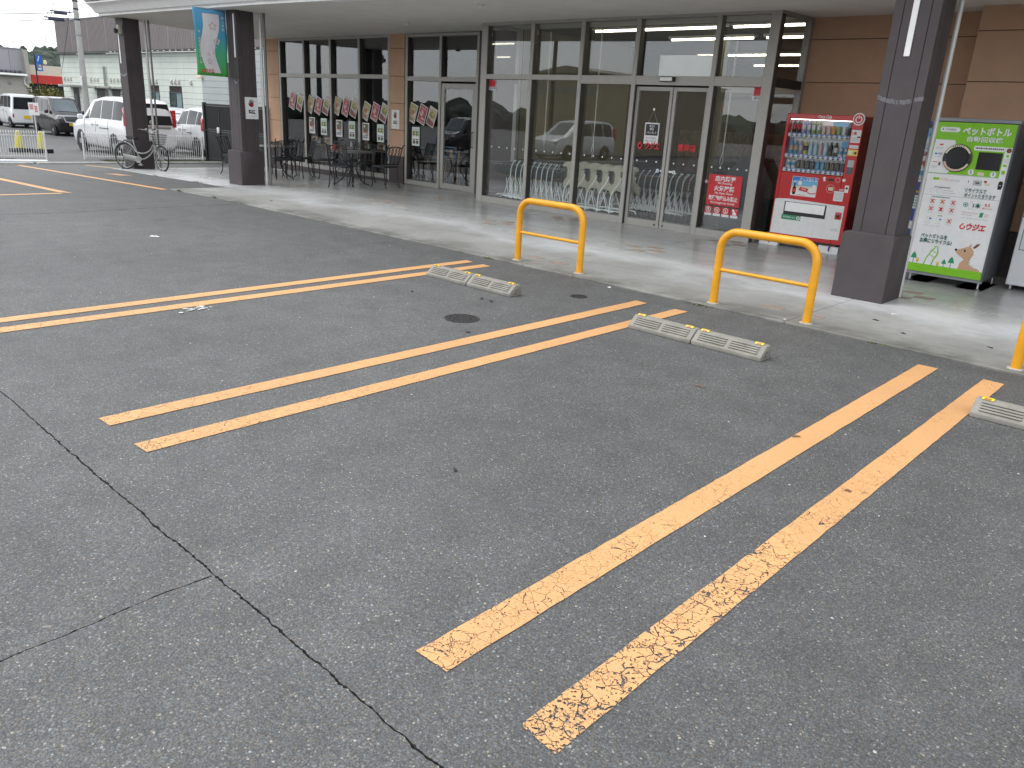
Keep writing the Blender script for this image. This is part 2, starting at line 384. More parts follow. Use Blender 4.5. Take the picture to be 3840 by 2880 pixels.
stripe('parking_line', [(-34, 4.30), (-15.3, 4.87), (-15.04, 5.03), (-34, 4.45)], P_LIGHT, 'orange line meeting another at a sharp corner')
stripe('parking_line', [(-15.17, -2), (-15.17, 4.86), (-15.02, 4.86), (-15.02, -2)], P_LIGHT, 'orange line crossing the left edge of the car park', lift=.003)
stripe('parking_line', [(-19.6, 7.25), (-18.9, 7.35), (-18.85, 7.62), (-19.5, 7.5)], P_FAINT, 'faded orange patch beside the bicycle')
stripe('parking_line', [(-22.7, 7.9), (-21.4, 8.14), (-21.35, 8.26), (-22.7, 8.03)], P_FAINT, 'faded orange line by the kerb')

# ---------------------------------------------------------------- concrete walkway
def concrete_mat():
    m = bpy.data.materials.new('walkway_concrete'); m.use_nodes = True; n = m.node_tree; b = n.nodes['Principled BSDF']; lk = n.links.new; N = n.nodes.new
    t = N('ShaderNodeTexCoord').outputs['Object']
    def noise(scale, det=5, ro=.6, st=None):
        v = N('ShaderNodeTexNoise'); v.inputs['Scale'].default_value = scale; v.inputs['Detail'].default_value = det; v.inputs['Roughness'].default_value = ro
        if st:
            mp_ = N('ShaderNodeMapping'); mp_.inputs['Scale'].default_value = st; lk(t, mp_.inputs[0]); lk(mp_.outputs[0], v.inputs['Vector'])
        else: lk(t, v.inputs['Vector'])
        return v.outputs[0]
    def mr(a, f0, f1, t0, t1):
        k = N('ShaderNodeMapRange'); k.inputs[1].default_value = f0; k.inputs[2].default_value = f1; k.inputs[3].default_value = t0; k.inputs[4].default_value = t1; lk(a, k.inputs[0]); return k.outputs[0]
    def ma(op, a, c):
        k = N('ShaderNodeMath'); k.operation = op
        for i, q in enumerate((a, c)):
            if isinstance(q, float): k.inputs[i].default_value = q
            else: lk(q, k.inputs[i])
        return k.outputs[0]
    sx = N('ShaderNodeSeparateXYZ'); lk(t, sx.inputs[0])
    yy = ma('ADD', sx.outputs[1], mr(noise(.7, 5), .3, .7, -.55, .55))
    # rain-weathered outer strip, palest strip behind it, a little darker further in
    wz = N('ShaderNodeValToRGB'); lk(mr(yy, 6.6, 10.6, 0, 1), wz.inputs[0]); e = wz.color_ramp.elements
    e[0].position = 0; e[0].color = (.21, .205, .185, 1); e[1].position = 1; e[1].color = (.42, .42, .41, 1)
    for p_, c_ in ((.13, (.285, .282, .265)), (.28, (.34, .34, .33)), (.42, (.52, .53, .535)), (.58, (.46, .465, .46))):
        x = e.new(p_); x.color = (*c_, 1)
    f = ma('MULTIPLY', mr(noise(1.6, 6, .65, (.35, 1, 1)), .3, .7, .82, 1.16), mr(noise(9, 5), .3, .7, .92, 1.08))
    f = ma('MULTIPLY', f, mr(noise(60, 3), .3, .7, .95, 1.05))
    st = mr(noise(.55, 7, .7), .54, .72, 1.0, .70); f = ma('MULTIPLY', f, st)
    # mould and tyre grime along the outer edge, and small old gum and drip spots
    gr = ma('MULTIPLY', mr(sx.outputs[1], 6.85, 7.35, 1.0, 0.0), mr(noise(1.3, 6, .65), .42, .66, 0.0, 1.0)); f = ma('MULTIPLY', f, ma('SUBTRACT', 1.0, ma('MULTIPLY', gr, .62)))
    gv = N('ShaderNodeTexVoronoi'); gv.inputs['Scale'].default_value = 2.3; lk(t, gv.inputs['Vector']); f = ma('MULTIPLY', f, mr(gv.outputs['Distance'], .035, .07, .68, 1.0))
    sc = N('ShaderNodeVectorMath'); sc.operation = 'SCALE'; lk(wz.outputs[0], sc.inputs[0]); lk(f, sc.inputs['Scale']); lk(sc.outputs[0], b.inputs['Base Color'])
    lk(mr(yy, 7.2, 9.0, .6, .25), b.inputs['Roughness']); b.inputs['Specular IOR Level'].default_value = .5
    bp = N('ShaderNodeBump'); bp.inputs['Strength'].default_value = .12; bp.inputs['Distance'].default_value = .004; lk(noise(35, 5), bp.inputs['Height']); lk(bp.outputs[0], b.inputs['Normal'])
    MATS['walkway_concrete'] = m
    return m
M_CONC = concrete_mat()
walk = tag(ob('walkway', None), 'pale concrete walkway along the shop front', None, None, 'structure')
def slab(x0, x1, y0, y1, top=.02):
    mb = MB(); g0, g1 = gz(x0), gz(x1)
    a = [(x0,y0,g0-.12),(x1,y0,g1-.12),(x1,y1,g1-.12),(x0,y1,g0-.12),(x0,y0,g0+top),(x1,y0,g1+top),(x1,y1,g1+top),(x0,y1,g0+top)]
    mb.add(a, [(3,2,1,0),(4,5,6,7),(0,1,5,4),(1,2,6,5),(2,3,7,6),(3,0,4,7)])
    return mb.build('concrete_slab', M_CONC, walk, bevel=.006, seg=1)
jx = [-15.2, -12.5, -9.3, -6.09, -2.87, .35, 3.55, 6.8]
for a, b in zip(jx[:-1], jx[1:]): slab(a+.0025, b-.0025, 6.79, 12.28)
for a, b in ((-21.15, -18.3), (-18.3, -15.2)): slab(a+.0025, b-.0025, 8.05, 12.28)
M_TILE = pm('terracotta_tile', (.33, .255, .21), .6, var=.25, scale=14, bump=.1, dirt=((.33, .31, .28), .9))
tile_me = MB().box(-.10, .10, -.075, .075, -.01, .0025).mesh('floor_tile', M_TILE, bevel=.001, seg=1)
for cx, cy in ((-3.0, 7.25), (-6.0, 9.2), (-8.83, 9.2), (-11.97, 9.25), (-14.95, 9.6), (-6.1, 7.25), (-8.67, 10.72), (-5.66, 10.9), (-11.78, 10.77), (-2.6, 9.25)):
    for dx, dy in ((-.21, .02), (.2, -.02), (.02, .21), (.02, -.22)):
        if cy < 8 and abs(dy) > .1: continue
        ob('floor_tile', tile_me, walk, (cx+dx, cy+dy, gz(cx+dx)+.0205), (0, 0, random.uniform(-.03, .03)))
# kerb and lower strip at the left end
kb = MB()
for y0, y1 in ((-12, 6.9), (7.0, 16)):
    kb.add([(-23.32,y0,gz(-23.3)-.1),(-23.14,y0,gz(-23.14)-.1),(-23.14,y1,gz(-23.14)-.1),(-23.32,y1,gz(-23.3)-.1),(-23.32,y0,gz(-23.3)+.05),(-23.14,y0,gz(-23.14)+.05),(-23.14,y1,gz(-23.14)+.05),(-23.32,y1,gz(-23.3)+.05)],
           [(3,2,1,0),(4,5,6,7),(0,1,5,4),(1,2,6,5),(2,3,7,6),(3,0,4,7)])
tag(kb.build('kerb', pm('kerb_concrete', (.42, .42, .40), .7, var=.2, scale=5, bump=.1), bevel=.012, seg=1), 'low pale kerb before the white fence', None, None, 'structure')
# grass in the fence strips
M_GRASS = pm('grass', (.075, .10, .03), .7, var=.4, scale=9)
def grass(x0, x1, y0, y1, n, h, label):
    mb = MB()
    for _ in range(n):
        x, y = random.uniform(x0, x1), random.uniform(y0, y1); a = random.uniform(0, 6.28); l = h*random.uniform(.4, 1.1); w = .006; g = gz(x)
        c, s = math.cos(a), math.sin(a); lx, ly = random.uniform(-.5, .5)*l, random.uniform(-.5, .5)*l
        mb.add([(x-c*w, y-s*w, g), (x+c*w, y+s*w, g), (x+lx*.5+c*w*.6, y+ly*.5+s*w*.6, g+l*.65), (x+lx, y+ly, g+l)], [(0, 1, 2), (0, 2, 3)])
    return tag(mb.build('grass', M_GRASS, fix=False), label, 'grass', None, 'stuff')
grass(-24.9, -23.6, 4.6, 6.9, 2600, .09, 'rough green grass below the white fence left of the gap')
grass(-24.8, -23.5, 9.1, 12.4, 3200, .07, 'rough green grass below the white fence right of the gap')
M_WEED = pm('weed', (.10, .125, .035), .6, var=.35, scale=30)
def weed(x, y, r, n, h, label):
    mb = MB(); n = int(n*.6); h *= .65
    for _ in range(n):
        a = random.uniform(0, 6.28); d = random.uniform(0, r); px, py = d*math.cos(a), d*math.sin(a)*.35; l = h*random.uniform(.4, 1); b_ = random.uniform(0, 6.28); w = .005
        c, s = math.cos(b_)*l*.7, math.sin(b_)*l*.7
        mb.add([(px-w, py, 0), (px+w, py, 0), (px+c*.5+w, py+s*.5, l*.7), (px+c, py+s, l*.8)], [(0, 1, 2, 3)])
    return tag(mb.build('weed', M_WEED, None, (x, y, gz(x)), fix=False), label, 'weed', 'weeds in the joint along the walkway')
for i, (x, y, r, n, h, lb) in enumerate(((-6.62, 6.775, .10, 60, .05, 'largest weed tuft beside the far hoop barrier'), (-7.1, 6.775, .09, 34, .03, 'small weed left of the largest tuft'), (-3.72, 6.775, .16, 80, .035, 'low weeds at the left foot of the middle hoop barrier'),
        (-13.4, 6.775, .1, 40, .07, 'weed in the joint near the corner of the walkway'), (-14.75, 6.775, .12, 50, .08, 'weed nearest the walkway corner'), (-16.6, 8.03, .2, 70, .07, 'weed in the joint left of the middle column'), (-18.6, 8.03, .2, 60, .06, 'weed between the bicycle and the middle column'), (-2.05, 6.775, .07, 30, .03, 'tiny weed in front of the nearest column'))):
    weed(x, y, r, n, h, lb)

# ---------------------------------------------------------------- manhole covers, litter, sticks
M_IRON = pm('cast_iron', (.048, .046, .047), .5, .3, var=.35, scale=25, bump=.25)
def manhole(x, y, r, label):
    t = thing('manhole_cover', label, 'manhole cover', (x, y, 0))
    MB().lathe([(r, -.02), (r, .004), (r-.012, .004), (r-.012, .0015), (0, .0015)], 40).build('cover', M_IRON, t, smooth=40)
    k = MB()
    for ring, cnt in ((.25, 8), (.5, 14), (.74, 20)):
        for j in range(cnt):
            a = 2*math.pi*(j+.5*(ring == .5))/cnt; cx, cy = r*ring*math.cos(a), r*ring*math.sin(a); w = r*.07
            k.box(cx-w, cx+w, cy-w, cy+w, .0008, .0042)
    k.build('tread_stud', M_IRON, t)['kind'] = 'stuff'
    return t
manhole(-4.685, 4.5, .150, 'dark round manhole cover with a studded face')
manhole(-4.664, 6.06, .085, 'small plain dark cover near the far hoop barrier')
M_PAPER = pm('paper', (.75, .75, .74), .8, var=.1, scale=20)
def scrap(x, y, w, d, h, rz, m, name, label, cat, z=0):
    mb = MB(); n = 5
    vs = []
    for i in range(n):
        for j in range(3):
            u, v = i/(n-1)-.5, j/2-.5
            vs.append((u*w*(1+random.uniform(-.2, .2)), v*d*(1+random.uniform(-.3, .3)), h*random.uniform(.1, 1)))
    mb.add(vs, [(i*3+j, (i+1)*3+j, (i+1)*3+j+1, i*3+j+1) for i in range(n-1) for j in range(2)])
    me = mb.mesh(name, m)
    o = ob(name, me, None, (x, y, gz(x)+.002+z), (0, 0, rz)); md = o.modifiers.new('th', 'SOLIDIFY'); md.thickness = .002
    return tag(o, label, cat)
scrap(-9.84, 4.16, .11, .05, .012, .6, M_PAPER, 'paper_scrap', 'crumpled white paper scrap on open asphalt', 'litter')
scrap(-4.75, 6.68, .035, .02, .008, .3, M_PAPER, 'paper_scrap', 'tiny white scrap by the small cover', 'litter')
scrap(-2.9, 6.86, .03, .018, .008, 1.3, M_PAPER, 'paper_scrap', 'white scrap at the right foot of the middle hoop', 'litter', .02)
scrap(-17.4, 8.8, .2, .16, .012, 1.2, M_PAPER, 'paper_scrap', 'flat white scrap on the walkway near the bicycle', 'litter', .02)
scrap(-2.32, 8.05, .06, .035, .006, .2, M_PAPER, 'paper_scrap', 'white scrap on the walkway before the nearest column', 'litter', .02)
scrap(-.72, 6.25, .06, .028, .01, 2.2, M_PAPER, 'paper_scrap', 'white scrap behind the nearest wheel stop', 'litter')
M_SPILL = pm('white_spill', (.55, .56, .56), .7, var=.25, scale=30)
sp = MB()
for _ in range(26):
    cx, cy = -6.17+random.gauss(0, .05), 2.89+random.gauss(0, .06); r_ = random.uniform(.006, .026)
    pts = [(cx+r_*math.cos(a*.9)*random.uniform(.6, 1.2), cy+r_*math.sin(a*.9)*random.uniform(.6, 1.2), .0075+random.uniform(0, .001)) for a in range(7)]
    sp.quad(*pts)
tag(sp.build('paint_splash', M_SPILL), 'white splash of paint on the far pair of lines', 'paint splash')
M_STICK = pm('dead_stick', (.20, .13, .085), .8, var=.3, scale=40)
for (x, y, l, a, lb) in ((-2.45, 4.53, .07, .35, 'thin pale stick on asphalt left of the nearest wheel stop'), (-1.60, 4.17, .05, .9, 'short brown twig across the nearest left line'), (-1.12, 3.70, .03, .2, 'small brown leaf stalk on the nearest right line')):
    pts = [(0, 0, .006), (l*.4, .004, .010), (l*.75, -.003, .009), (l, .004, .006)]
    tag(MB().tube(pts, [.004, .005, .004, .002], 6).build('twig', M_STICK, None, (x, y, .002), (0, 0, a), smooth=60), lb, 'twig')
M_LEAF = pm('dry_leaf', (.035, .03, .028), .8, var=.3, scale=40)
for (x, y, s_, lb) in ((-5.116, 5.166, .05, 'dark leaf in front of the far wheel stop, left of two'), (-4.99, 5.162, .05, 'dark leaf in front of the far wheel stop, right of two'), (-4.328, 4.229, .045, 'dark leaf between manhole cover and middle line'), (-2.52, 2.41, .03, 'dark leaf in the middle of the nearest bay'), (-5.72, 4.82, .04, 'dark leaf left of the manhole cover'), (-2.35, 7.62, .05, 'dark leaf on walkway right of the nearest column'), (-2.0, 7.3, .04, 'dark leaf on walkway close to its edge'), (-1.35, 7.45, .045, 'dark leaf on walkway near the nearest hoop'), (-12.6, 7.4, .07, 'dark leaf on walkway near the middle column')):
    scrap(x, y, s_, s_*.45, .008, random.uniform(0, 3), M_LEAF, 'fallen_leaf', lb, 'leaf', .02 if y > 6.8 else 0)
# pale chips of stone scattered on the asphalt
chips = MB()
for _ in range(420):
    x = random.uniform(-9, .2); y = random.uniform(.9, 6.7); r_ = random.choice((.003, .004, .004, .005, .007)); a0 = random.uniform(0, 6)
    p = [(x+r_*random.uniform(.6, 1.2)*math.cos(a0+k*1.2566), y+r_*random.uniform(.6, 1.2)*math.sin(a0+k*1.2566), .001) for k in range(5)]
    chips.add(p + [(x, y, r_*.8)], [(k, (k+1) % 5, 5) for k in range(5)])
tag(chips.build('gravel_chips', pm('stone_chip', (.40, .40, .39), .8, var=.5, scale=3), fix=False), 'pale stone chips strewn over the asphalt', 'gravel', None, 'stuff')

# ================================================================ WHEEL STOPS
M_WS = pm('cast_concrete', (.255, .243, .215), .85, var=.16, scale=9, bump=.25, bscale=90, dirt=((.12, .115, .10), .6))
M_REFL = pm('yellow_reflector', (.85, .55, .03), .3, var=.08, scale=30)
M_REFLD = pm('amber_lens', (.30, .13, .0), .25, var=.2, scale=60)
def wheel_stop(x, y, label, first=[None]):
    if first[0]: return dup(first[0], None, (x, y, 0), random.uniform(-.008, .008), label)
    t = thing('wheel_stop', label, 'wheel stop', (x, y, 0), 0, 'concrete wheel stops'); first[0] = t
    W2 = .2985
    prof = [(0, 0), (.165, 0), (.165, .088), (.150, .108), (.088, .108), (.012, .042), (0, .034)]
    body = MB().prism([(v, u) for v, u in prof], -W2, W2, 'yz').build('block', M_WS, t, bevel=.007, seg=2)
    rb = MB()
    nx, nz = (.108-.042), -(.088-.012); l = math.hypot(nx, nz); nx, nz = -nx/l, -nz/l
    for (xa, xb) in ((-.255, -.018), (.018, .255)):
        for k in range(4):
            u0, u1 = .06+k*.21, .06+k*.21+.13
            p0 = (.012+(.076)*u0, .042+.066*u0); p1 = (.012+.076*u1, .042+.066*u1); h = .011
            q = [(p0[0], p0[1]), (p1[0], p1[1]), (p1[0]+nx*h, p1[1]+nz*h), (p0[0]+nx*h, p0[1]+nz*h)]
            rb.prism(q, xa, xb, 'yz')
    rb.build('ribbed_face', M_WS, t, bevel=.0015, seg=1)
    for sx in (-1, 1):
        c = sx*.232
        r_ = MB().prism([(.084, .1085), (.115, .1085), (.110, .122), (.092, .122), (.082, .110)], c-.034, c+.034, 'yz').build('reflector', M_REFL, t, bevel=.002, seg=1)
        MB().prism([(.0835, .111), (.0915, .1205), (.0905, .1215), (.0825, .112)], c-.02, c+.02, 'yz').build('lens', M_REFLD, r_)
    e = MB()
    e.box(W2+.0002, W2+.003, .05, .115, .02, .027).box(W2+.0002, W2+.003, .078, .086, .02, .062).box(W2+.0002, W2+.003, .086, .12, .055, .063)
    e.build('end_recess', pm('recess_concrete', (.12, .115, .105), .9, var=.2, scale=30), t)
    return t
YS = 5.452
for x, lb in ((-5.935, 'left block of the far pair of wheel stops'), (-5.322, 'right block of the far pair of wheel stops'), (-3.340, 'left block of the middle pair of wheel stops'), (-2.732, 'right block of the middle pair of wheel stops'), (-.708, 'wheel stop at the right edge over the nearest line')):
    wheel_stop(x, YS-.01, lb)

# ================================================================ HOOP BARRIERS
M_YEL = pm('yellow_enamel', (.74, .335, .012), .36, var=.10, scale=7, spec=.5, bump=.05, bscale=60, dirt=((.40, .20, .04), .45))
M_FLANGE = pm('footing', (.42, .41, .38), .8, var=.2, scale=20)
def hoop(xc, yc, w, label, first=[None]):
    if first[0]: return dup(first[0], None, (xc, yc, .02), 0, label)
    t = thing('hoop_barrier', label, 'barrier', (xc, yc, .02), 0, 'yellow hoop barriers along the walkway'); first[0] = t
    h, r, br = .745, .0382, .17; x0, x1 = -w/2, w/2
    pts = [(x0, 0, 0), (x0, 0, h-r-br)]
    for k in range(1, 10): a = math.pi - k*math.pi/2/10; pts.append((x0+br+br*math.cos(a), 0, h-r-br+br*math.sin(a)))
    pts.append((x0+br, 0, h-r)); pts.append((x1-br, 0, h-r))
    for k in range(1, 10): a = math.pi/2 - k*math.pi/2/10; pts.append((x1-br+br*math.cos(a), 0, h-r-br+br*math.sin(a)))
    pts += [(x1, 0, h-r-br), (x1, 0, 0)]
    MB().tube(pts, r, 20).build('hoop', M_YEL, t, smooth=50)
    MB().tube([(x0+r*.9, 0, .335), (x1-r*.9, 0, .335)], .0185, 14, cap=False).build('crossbar', M_YEL, t, smooth=50)
    for x in (x0, x1): MB().lathe([(.062, -.01), (.062, .006), (.0385, .009), (.0385, -.01)], 20, (x, 0, 0)).build('footing', M_FLANGE, t, smooth=40)
    return t
hoop(-5.845, 6.955, .945, 'yellow hoop barrier in front of the trolleys, farthest one')
hoop(-3.19, 6.915, .925, 'yellow hoop barrier between the middle wheel stop and vending machine')
hoop(-.575, 6.90, .93, 'yellow hoop barrier cut off at the right edge')
# ================================================================ STORE
M_OR = pm('orange_panel', (.50, .315, .21), .85, var=.06, scale=3, bump=.25, bscale=120, dirt=((.40, .25, .17), .35))
M_BROWN = pm('brown_base', (.070, .056, .056), .7, var=.12, scale=6, bump=.15, bscale=80)
M_COL = pm('column_cladding', (.058, .047, .051), .62, var=.10, scale=5, bump=.08, bscale=70, dirt=((.09, .078, .078), .4))
M_JOINT = pm('dark_joint_backing', (.03, .022, .02), .9, var=.2)  # dark backing that shows in the joints between panels
M_ALU = pm('anodised_frame', (.37, .355, .33), .45, .15, var=.05, scale=8)
M_ALUD = pm('frame_gasket', (.03, .03, .03), .6, var=.1)
M_SOF = pm('sprayed_soffit', (.76, .745, .70), .95, var=.05, scale=2.2, bump=.5, bscale=55, dirt=((.60, .58, .54), .3))
M_WHT = pm('white_cornice', (.88, .88, .88), .5, var=.05, scale=3, dirt=((.55, .54, .52), .3))
M_FAS = pm('fascia_panel', (.20, .175, .175), .6, var=.06, scale=4)
M_GLASS = glassm('window_glass', (.97, .98, .975), 1.68)
M_INW = pm('interior_wall', (.36, .325, .215), .9, var=.06, scale=2)
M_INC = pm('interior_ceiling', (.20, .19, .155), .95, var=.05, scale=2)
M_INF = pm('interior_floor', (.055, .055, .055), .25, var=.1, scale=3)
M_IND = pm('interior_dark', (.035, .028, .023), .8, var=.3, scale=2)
M_TUBE = emitm('lit_tube', (1.0, .93, .74), 5.0)
store = thing('store_building', 'orange-brown supermarket with glazed entrance under a deep canopy', 'store')
ZJ = [.6, 1.19, 1.78, 2.37, 2.96, 3.42]
def wall_x(x0, x1, y, th=.12, base=True):
    """panelled wall facing -Y: one part per panel"""
    MB().box(x0+.004, x1-.004, y+.02, y+th, -.15, 3.42).build('wall_core', M_JOINT, store)
    for a, b in zip(ZJ[:-1], ZJ[1:]): MB().box(x0, x1, y, y+.06, a+.004, b-.004).build('wall_panel', M_OR, store, bevel=.005, seg=1)
    if base: MB().box(x0, x1, y-.012, y+.05, -.3, .596).build('base_panel', M_BROWN, store, bevel=.004, seg=1)
def wall_y(x, y0, y1, sgn, panels=None):
    MB().box(min(x, x-sgn*.1), max(x, x-sgn*.1)-.0, y0+.01, y1, -.3, 3.42).build('wall_core', M_JOINT, store)
    n = max(1, round((y1-y0)/2.6)); d = (y1-y0)/n
    for k in range(n):
        for a, b in zip(ZJ[:-1], ZJ[1:]): MB().box(min(x, x+sgn*.05), max(x, x+sgn*.05), y0+k*d+.004, y0+(k+1)*d-.004, a+.004, b-.004).build('wall_panel', M_OR, store, bevel=.004, seg=1)
        MB().box(min(x, x+sgn*.06), max(x, x+sgn*.06), y0+k*d, y0+(k+1)*d, -.3, .596).build('base_panel', M_BROWN, store)
YW, YV = 12.3, 11.25
wall_x(-20.85, -20.27, YW); wall_x(-15.50, -14.97, YW)
for xa, xb in ((-5.52, -3.15),): wall_x(xa, xb, YW)
wall_y(-20.86, YW+.02, 22, -1)
wall_x(-3.12, -.2, 11.7); wall_x(-.19, 2.8, 11.7); wall_x(2.81, 6.8, 11.7)
MB().box(-3.115, -3.0, 11.765, 12.3, -.1, 3.42).build('wall_return', M_OR, store)
# canopy: soffit, cornice, fascia panels
def zf(x):
    t = [(-21.4, 3.375), (-14.7, 3.315), (-10, 3.23), (-4, 3.16), (7, 3.12)]
    for (a, za), (b, zb) in zip(t[:-1], t[1:]):
        if x <= b: return za+(zb-za)*(x-a)/(b-a)
    return t[-1][1]
def zs(x, y): k = min(1, max(0, (y-8.2)/4.1)); return zf(x)*(1-k)+3.262*k
so = MB(); xs = [-21.4+i*28.4/24 for i in range(25)]; ys = [8.2, 9.2, 10.2, 11.2, 12.42]
so.add([(x, y, zs(x, y)) for x in xs for y in ys], [(i*5+j, i*5+j+1, (i+1)*5+j+1, (i+1)*5+j) for i in range(24) for j in range(4)])
so.add([(x, y, zs(x, y)+.12) for x in xs for y in ys], [(i*5+j, i*5+j+1, (i+1)*5+j+1, (i+1)*5+j) for i in range(24) for j in range(4)])
so.add([(-21.4, y, zs(-21.4, y)+d) for y in ys for d in (0, .12)], [(2*k, 2*k+1, 2*k+3, 2*k+2) for k in range(4)])
so.build('soffit', M_SOF, store, fix=True)
prof = [(8.2, 0), (8.2, .05), (8.13, .055), (8.10, .09), (8.06, .15), (8.0, .20), (7.93, .235), (7.93, .27), (8.4, .27), (8.4, 0)]
for a, b in zip(xs[:-1:3], xs[3::3]):
    mb = MB(); n = len(prof)
    vs = [(a+.003, y, zf(a)+z) for y, z in prof]+[(b-.003, y, zf(b)+z) for y, z in prof]
    mb.add(vs, [tuple(range(n)), tuple(range(2*n-1, n-1, -1))]+[(i, (i+1) % n, n+(i+1) % n, n+i) for i in range(n)])
    mb.build('cornice', M_WHT, store, smooth=40)
    for zlo, zhi in ((.275, .86), (.868, 1.5)):
        mb = MB(); vs = [(a+.006, 7.9, zf(a)+zlo), (b-.006, 7.9, zf(b)+zlo), (b-.006, 7.9, zf(b)+zhi), (a+.006, 7.9, zf(a)+zhi), (a+.006, 8.35, zf(a)+zlo), (b-.006, 8.35, zf(b)+zlo), (b-.006, 8.35, zf(b)+zhi), (a+.006, 8.35, zf(a)+zhi)]
        mb.add(vs, [(0,1,2,3),(7,6,5,4),(0,4,5,1),(1,5,6,2),(2,6,7,3),(3,7,4,0)]); mb.build('fascia_panel', M_FAS, store, bevel=.006, seg=1)
MB().box(-21.4, 7, 8.35, 24, 4.55, 4.7).build('roof', M_FAS, store)  # unseen roof; with the outer walls below it keeps daylight out
MB().box(-21.38, -21.25, 8.36, 22, 3.5, 4.55).build('roof_edge', M_FAS, store)
MB().box(-20.75, 7, 23.9, 24.1, -.2, 4.55).build('wall_core', M_IND, store)
MB().box(6.85, 7, 8.4, 24, -.2, 4.55).build('wall_core', M_IND, store)
MB().box(-20.8, 6.9, 12.42, 12.6, 3.38, 4.55).build('wall_core', M_IND, store)
# small ceiling fittings
for (x, y) in ((-17.9, 9.4), (-18.6, 10.3), (-9.4, 9.2), (-13.2, 10.9)):
    MB().lathe([(.06, -.02), (.06, .02), (.02, .02)], 14, (x, y, zs(x, y)-.02)).build('ceiling_fitting', M_SOF, store, smooth=40)
cf = MB(); cf.tube([(-17.0, 8.95, zs(-17.0, 8.95)), (-17.0, 8.95, zs(-17.0, 8.95)-.05)], .02, 8).box(-17.07, -16.93, 8.92, 8.98, zs(-17, 9)-.09, zs(-17, 9)-.05)
cf.build('ceiling_bracket', M_ALUD, store)

# columns
M_PIPE = pm('downpipe_grey', (.55, .55, .54), .4, .2, var=.06, scale=5)
M_PIPED = pm('downpipe_dark', (.17, .16, .155), .45, .2, var=.06, scale=5)
def column(x0, y0, strip=True, plinth=.53):
    g = gz(x0+.26)+.018; x1, y1 = x0+plinth, y0+plinth
    top = zs((x0+x1)/2, (y0+y1)/2)+.02
    c = MB().box(x0+.078, x1-.112+.03, y0+.078, y1-.08, g+.6, top).build('column', M_JOINT, store)
    pl = MB(); a = .0
    pl.prism([(x0, g-.05), (x1, g-.05), (x1, g+.66), (x1-.03, g+.69), (x0+.03, g+.69), (x0, g+.66)], y0, y1, 'xz')
    pl.build('plinth', M_COL, c, bevel=.008, seg=1)
    sx0, sx1, sy0, sy1 = x0+.07, x1-.035, y0+.07, y1-.07; w = sx1-sx0; d = sy1-sy0
    for f0, f1 in ((0, .2), (.215, .785), (.8, 1)):
        MB().box(sx0+w*f0, sx0+w*f1, sy0, sy0+.02, g+.685, top).build('cladding_panel', M_COL, c, bevel=.002, seg=1)
        MB().box(sx1-.02, sx1, sy0+.0205+(d-.0205)*f0, sy0+.0205+(d-.0205)*f1, g+.685, top).build('cladding_panel', M_COL, c, bevel=.002, seg=1)
        MB().box(sx0, sx0+.02, sy0+.0205+(d-.0205)*f0, sy0+.0205+(d-.0205)*f1, g+.685, top).build('cladding_panel', M_COL, c, bevel=.002, seg=1)
    return c, (sx0, sx1, sy0, sy1, g, top)
cR, q = column(-3.11, 8.435)
MB().box(-2.87, -2.815, q[2]-.012, q[2]-.001, 2.39, 3.19).build('conduit_cover', M_WHT, cR, bevel=.003, seg=1)
MB().tube([(-2.60, 9.02, .02), (-2.60, 9.02, 3.22)], .024, 12).build('downpipe', M_PIPE, cR, smooth=50)
c2, q2 = column(-16.03, 8.45)
MB().tube([(-15.47, 9.01, -.03), (-15.47, 9.01, 3.34)], .028, 12).build('downpipe', M_PIPE, c2, smooth=50)
MB().tube([(-15.41, 9.06, -.03), (-15.41, 9.06, 3.34)], .028, 12).build('downpipe', M_PIPED, c2, smooth=50)
MB().box(q2[1]-.09, q2[1]-.055, q2[2]-.012, q2[2]-.001, 2.45, 3.25).build('conduit_cover', M_WHT, c2, bevel=.003, seg=1)
c3, q3 = column(-21.35, 8.45)
MB().tube([(-20.72, 8.98, -.14), (-20.72, 8.98, 3.38)], .028, 12).build('downpipe', M_PIPE, c3, smooth=50)
MB().tube([(-20.64, 9.04, -.14), (-20.64, 9.04, 3.38)], .022, 12).build('downpipe', M_PIPED, c3, smooth=50)
MB().box(-21.17, -21.12, q3[2]-.012, q3[2]-.001, 2.35, 3.15).build('conduit_cover', M_WHT, c3, bevel=.003, seg=1)
sb = MB().box(-21.0, -20.89, q3[2]-.10, q3[2]-.001, 2.98, 3.2).build('speaker_box', pm('old_speaker', (.38, .37, .33), .6, var=.2, scale=20), c3, bevel=.01)
MB().lathe([(.04, 0), (.06, -.06), (.055, -.06), (.02, -.01)], 14, (-20.945, q3[2]-.1, 3.06), 'y').build('speaker_horn', M_ALUD, sb, smooth=40)
# clear tape remnants on columns
M_TAPE = glassm('clear_tape', (.93, .93, .95), 1.45, .22, .03)
def tape(x0, x1, y, z, label):
    mb = MB(); n = 26; vs = []
    for i in range(n+1):
        u = i/n; sag = -.045*math.sin(math.pi*u)+random.uniform(-.004, .004); o_ = random.uniform(.002, .012)
        vs += [(x0+(x1-x0)*u, y-o_, z+sag+.02), (x0+(x1-x0)*u, y-.004-random.uniform(0, .012), z+sag-.02)]
    mb.add(vs, [(2*i, 2*i+2, 2*i+3, 2*i+1) for i in range(n)])
    tag(mb.build('tape_strip', M_TAPE, fix=False), label, 'tape')
tape(q[0]-.01, q[1]+.01, q[2], 2.02, 'crumpled clear tape round the nearest brown column')
tape(q3[0], q3[1], q3[2], 2.12, 'scrap of clear tape on the column by the bicycle')
tape(q2[1]-.14, q2[1], q2[2], 2.02, 'scrap of clear tape under the banner on its column')

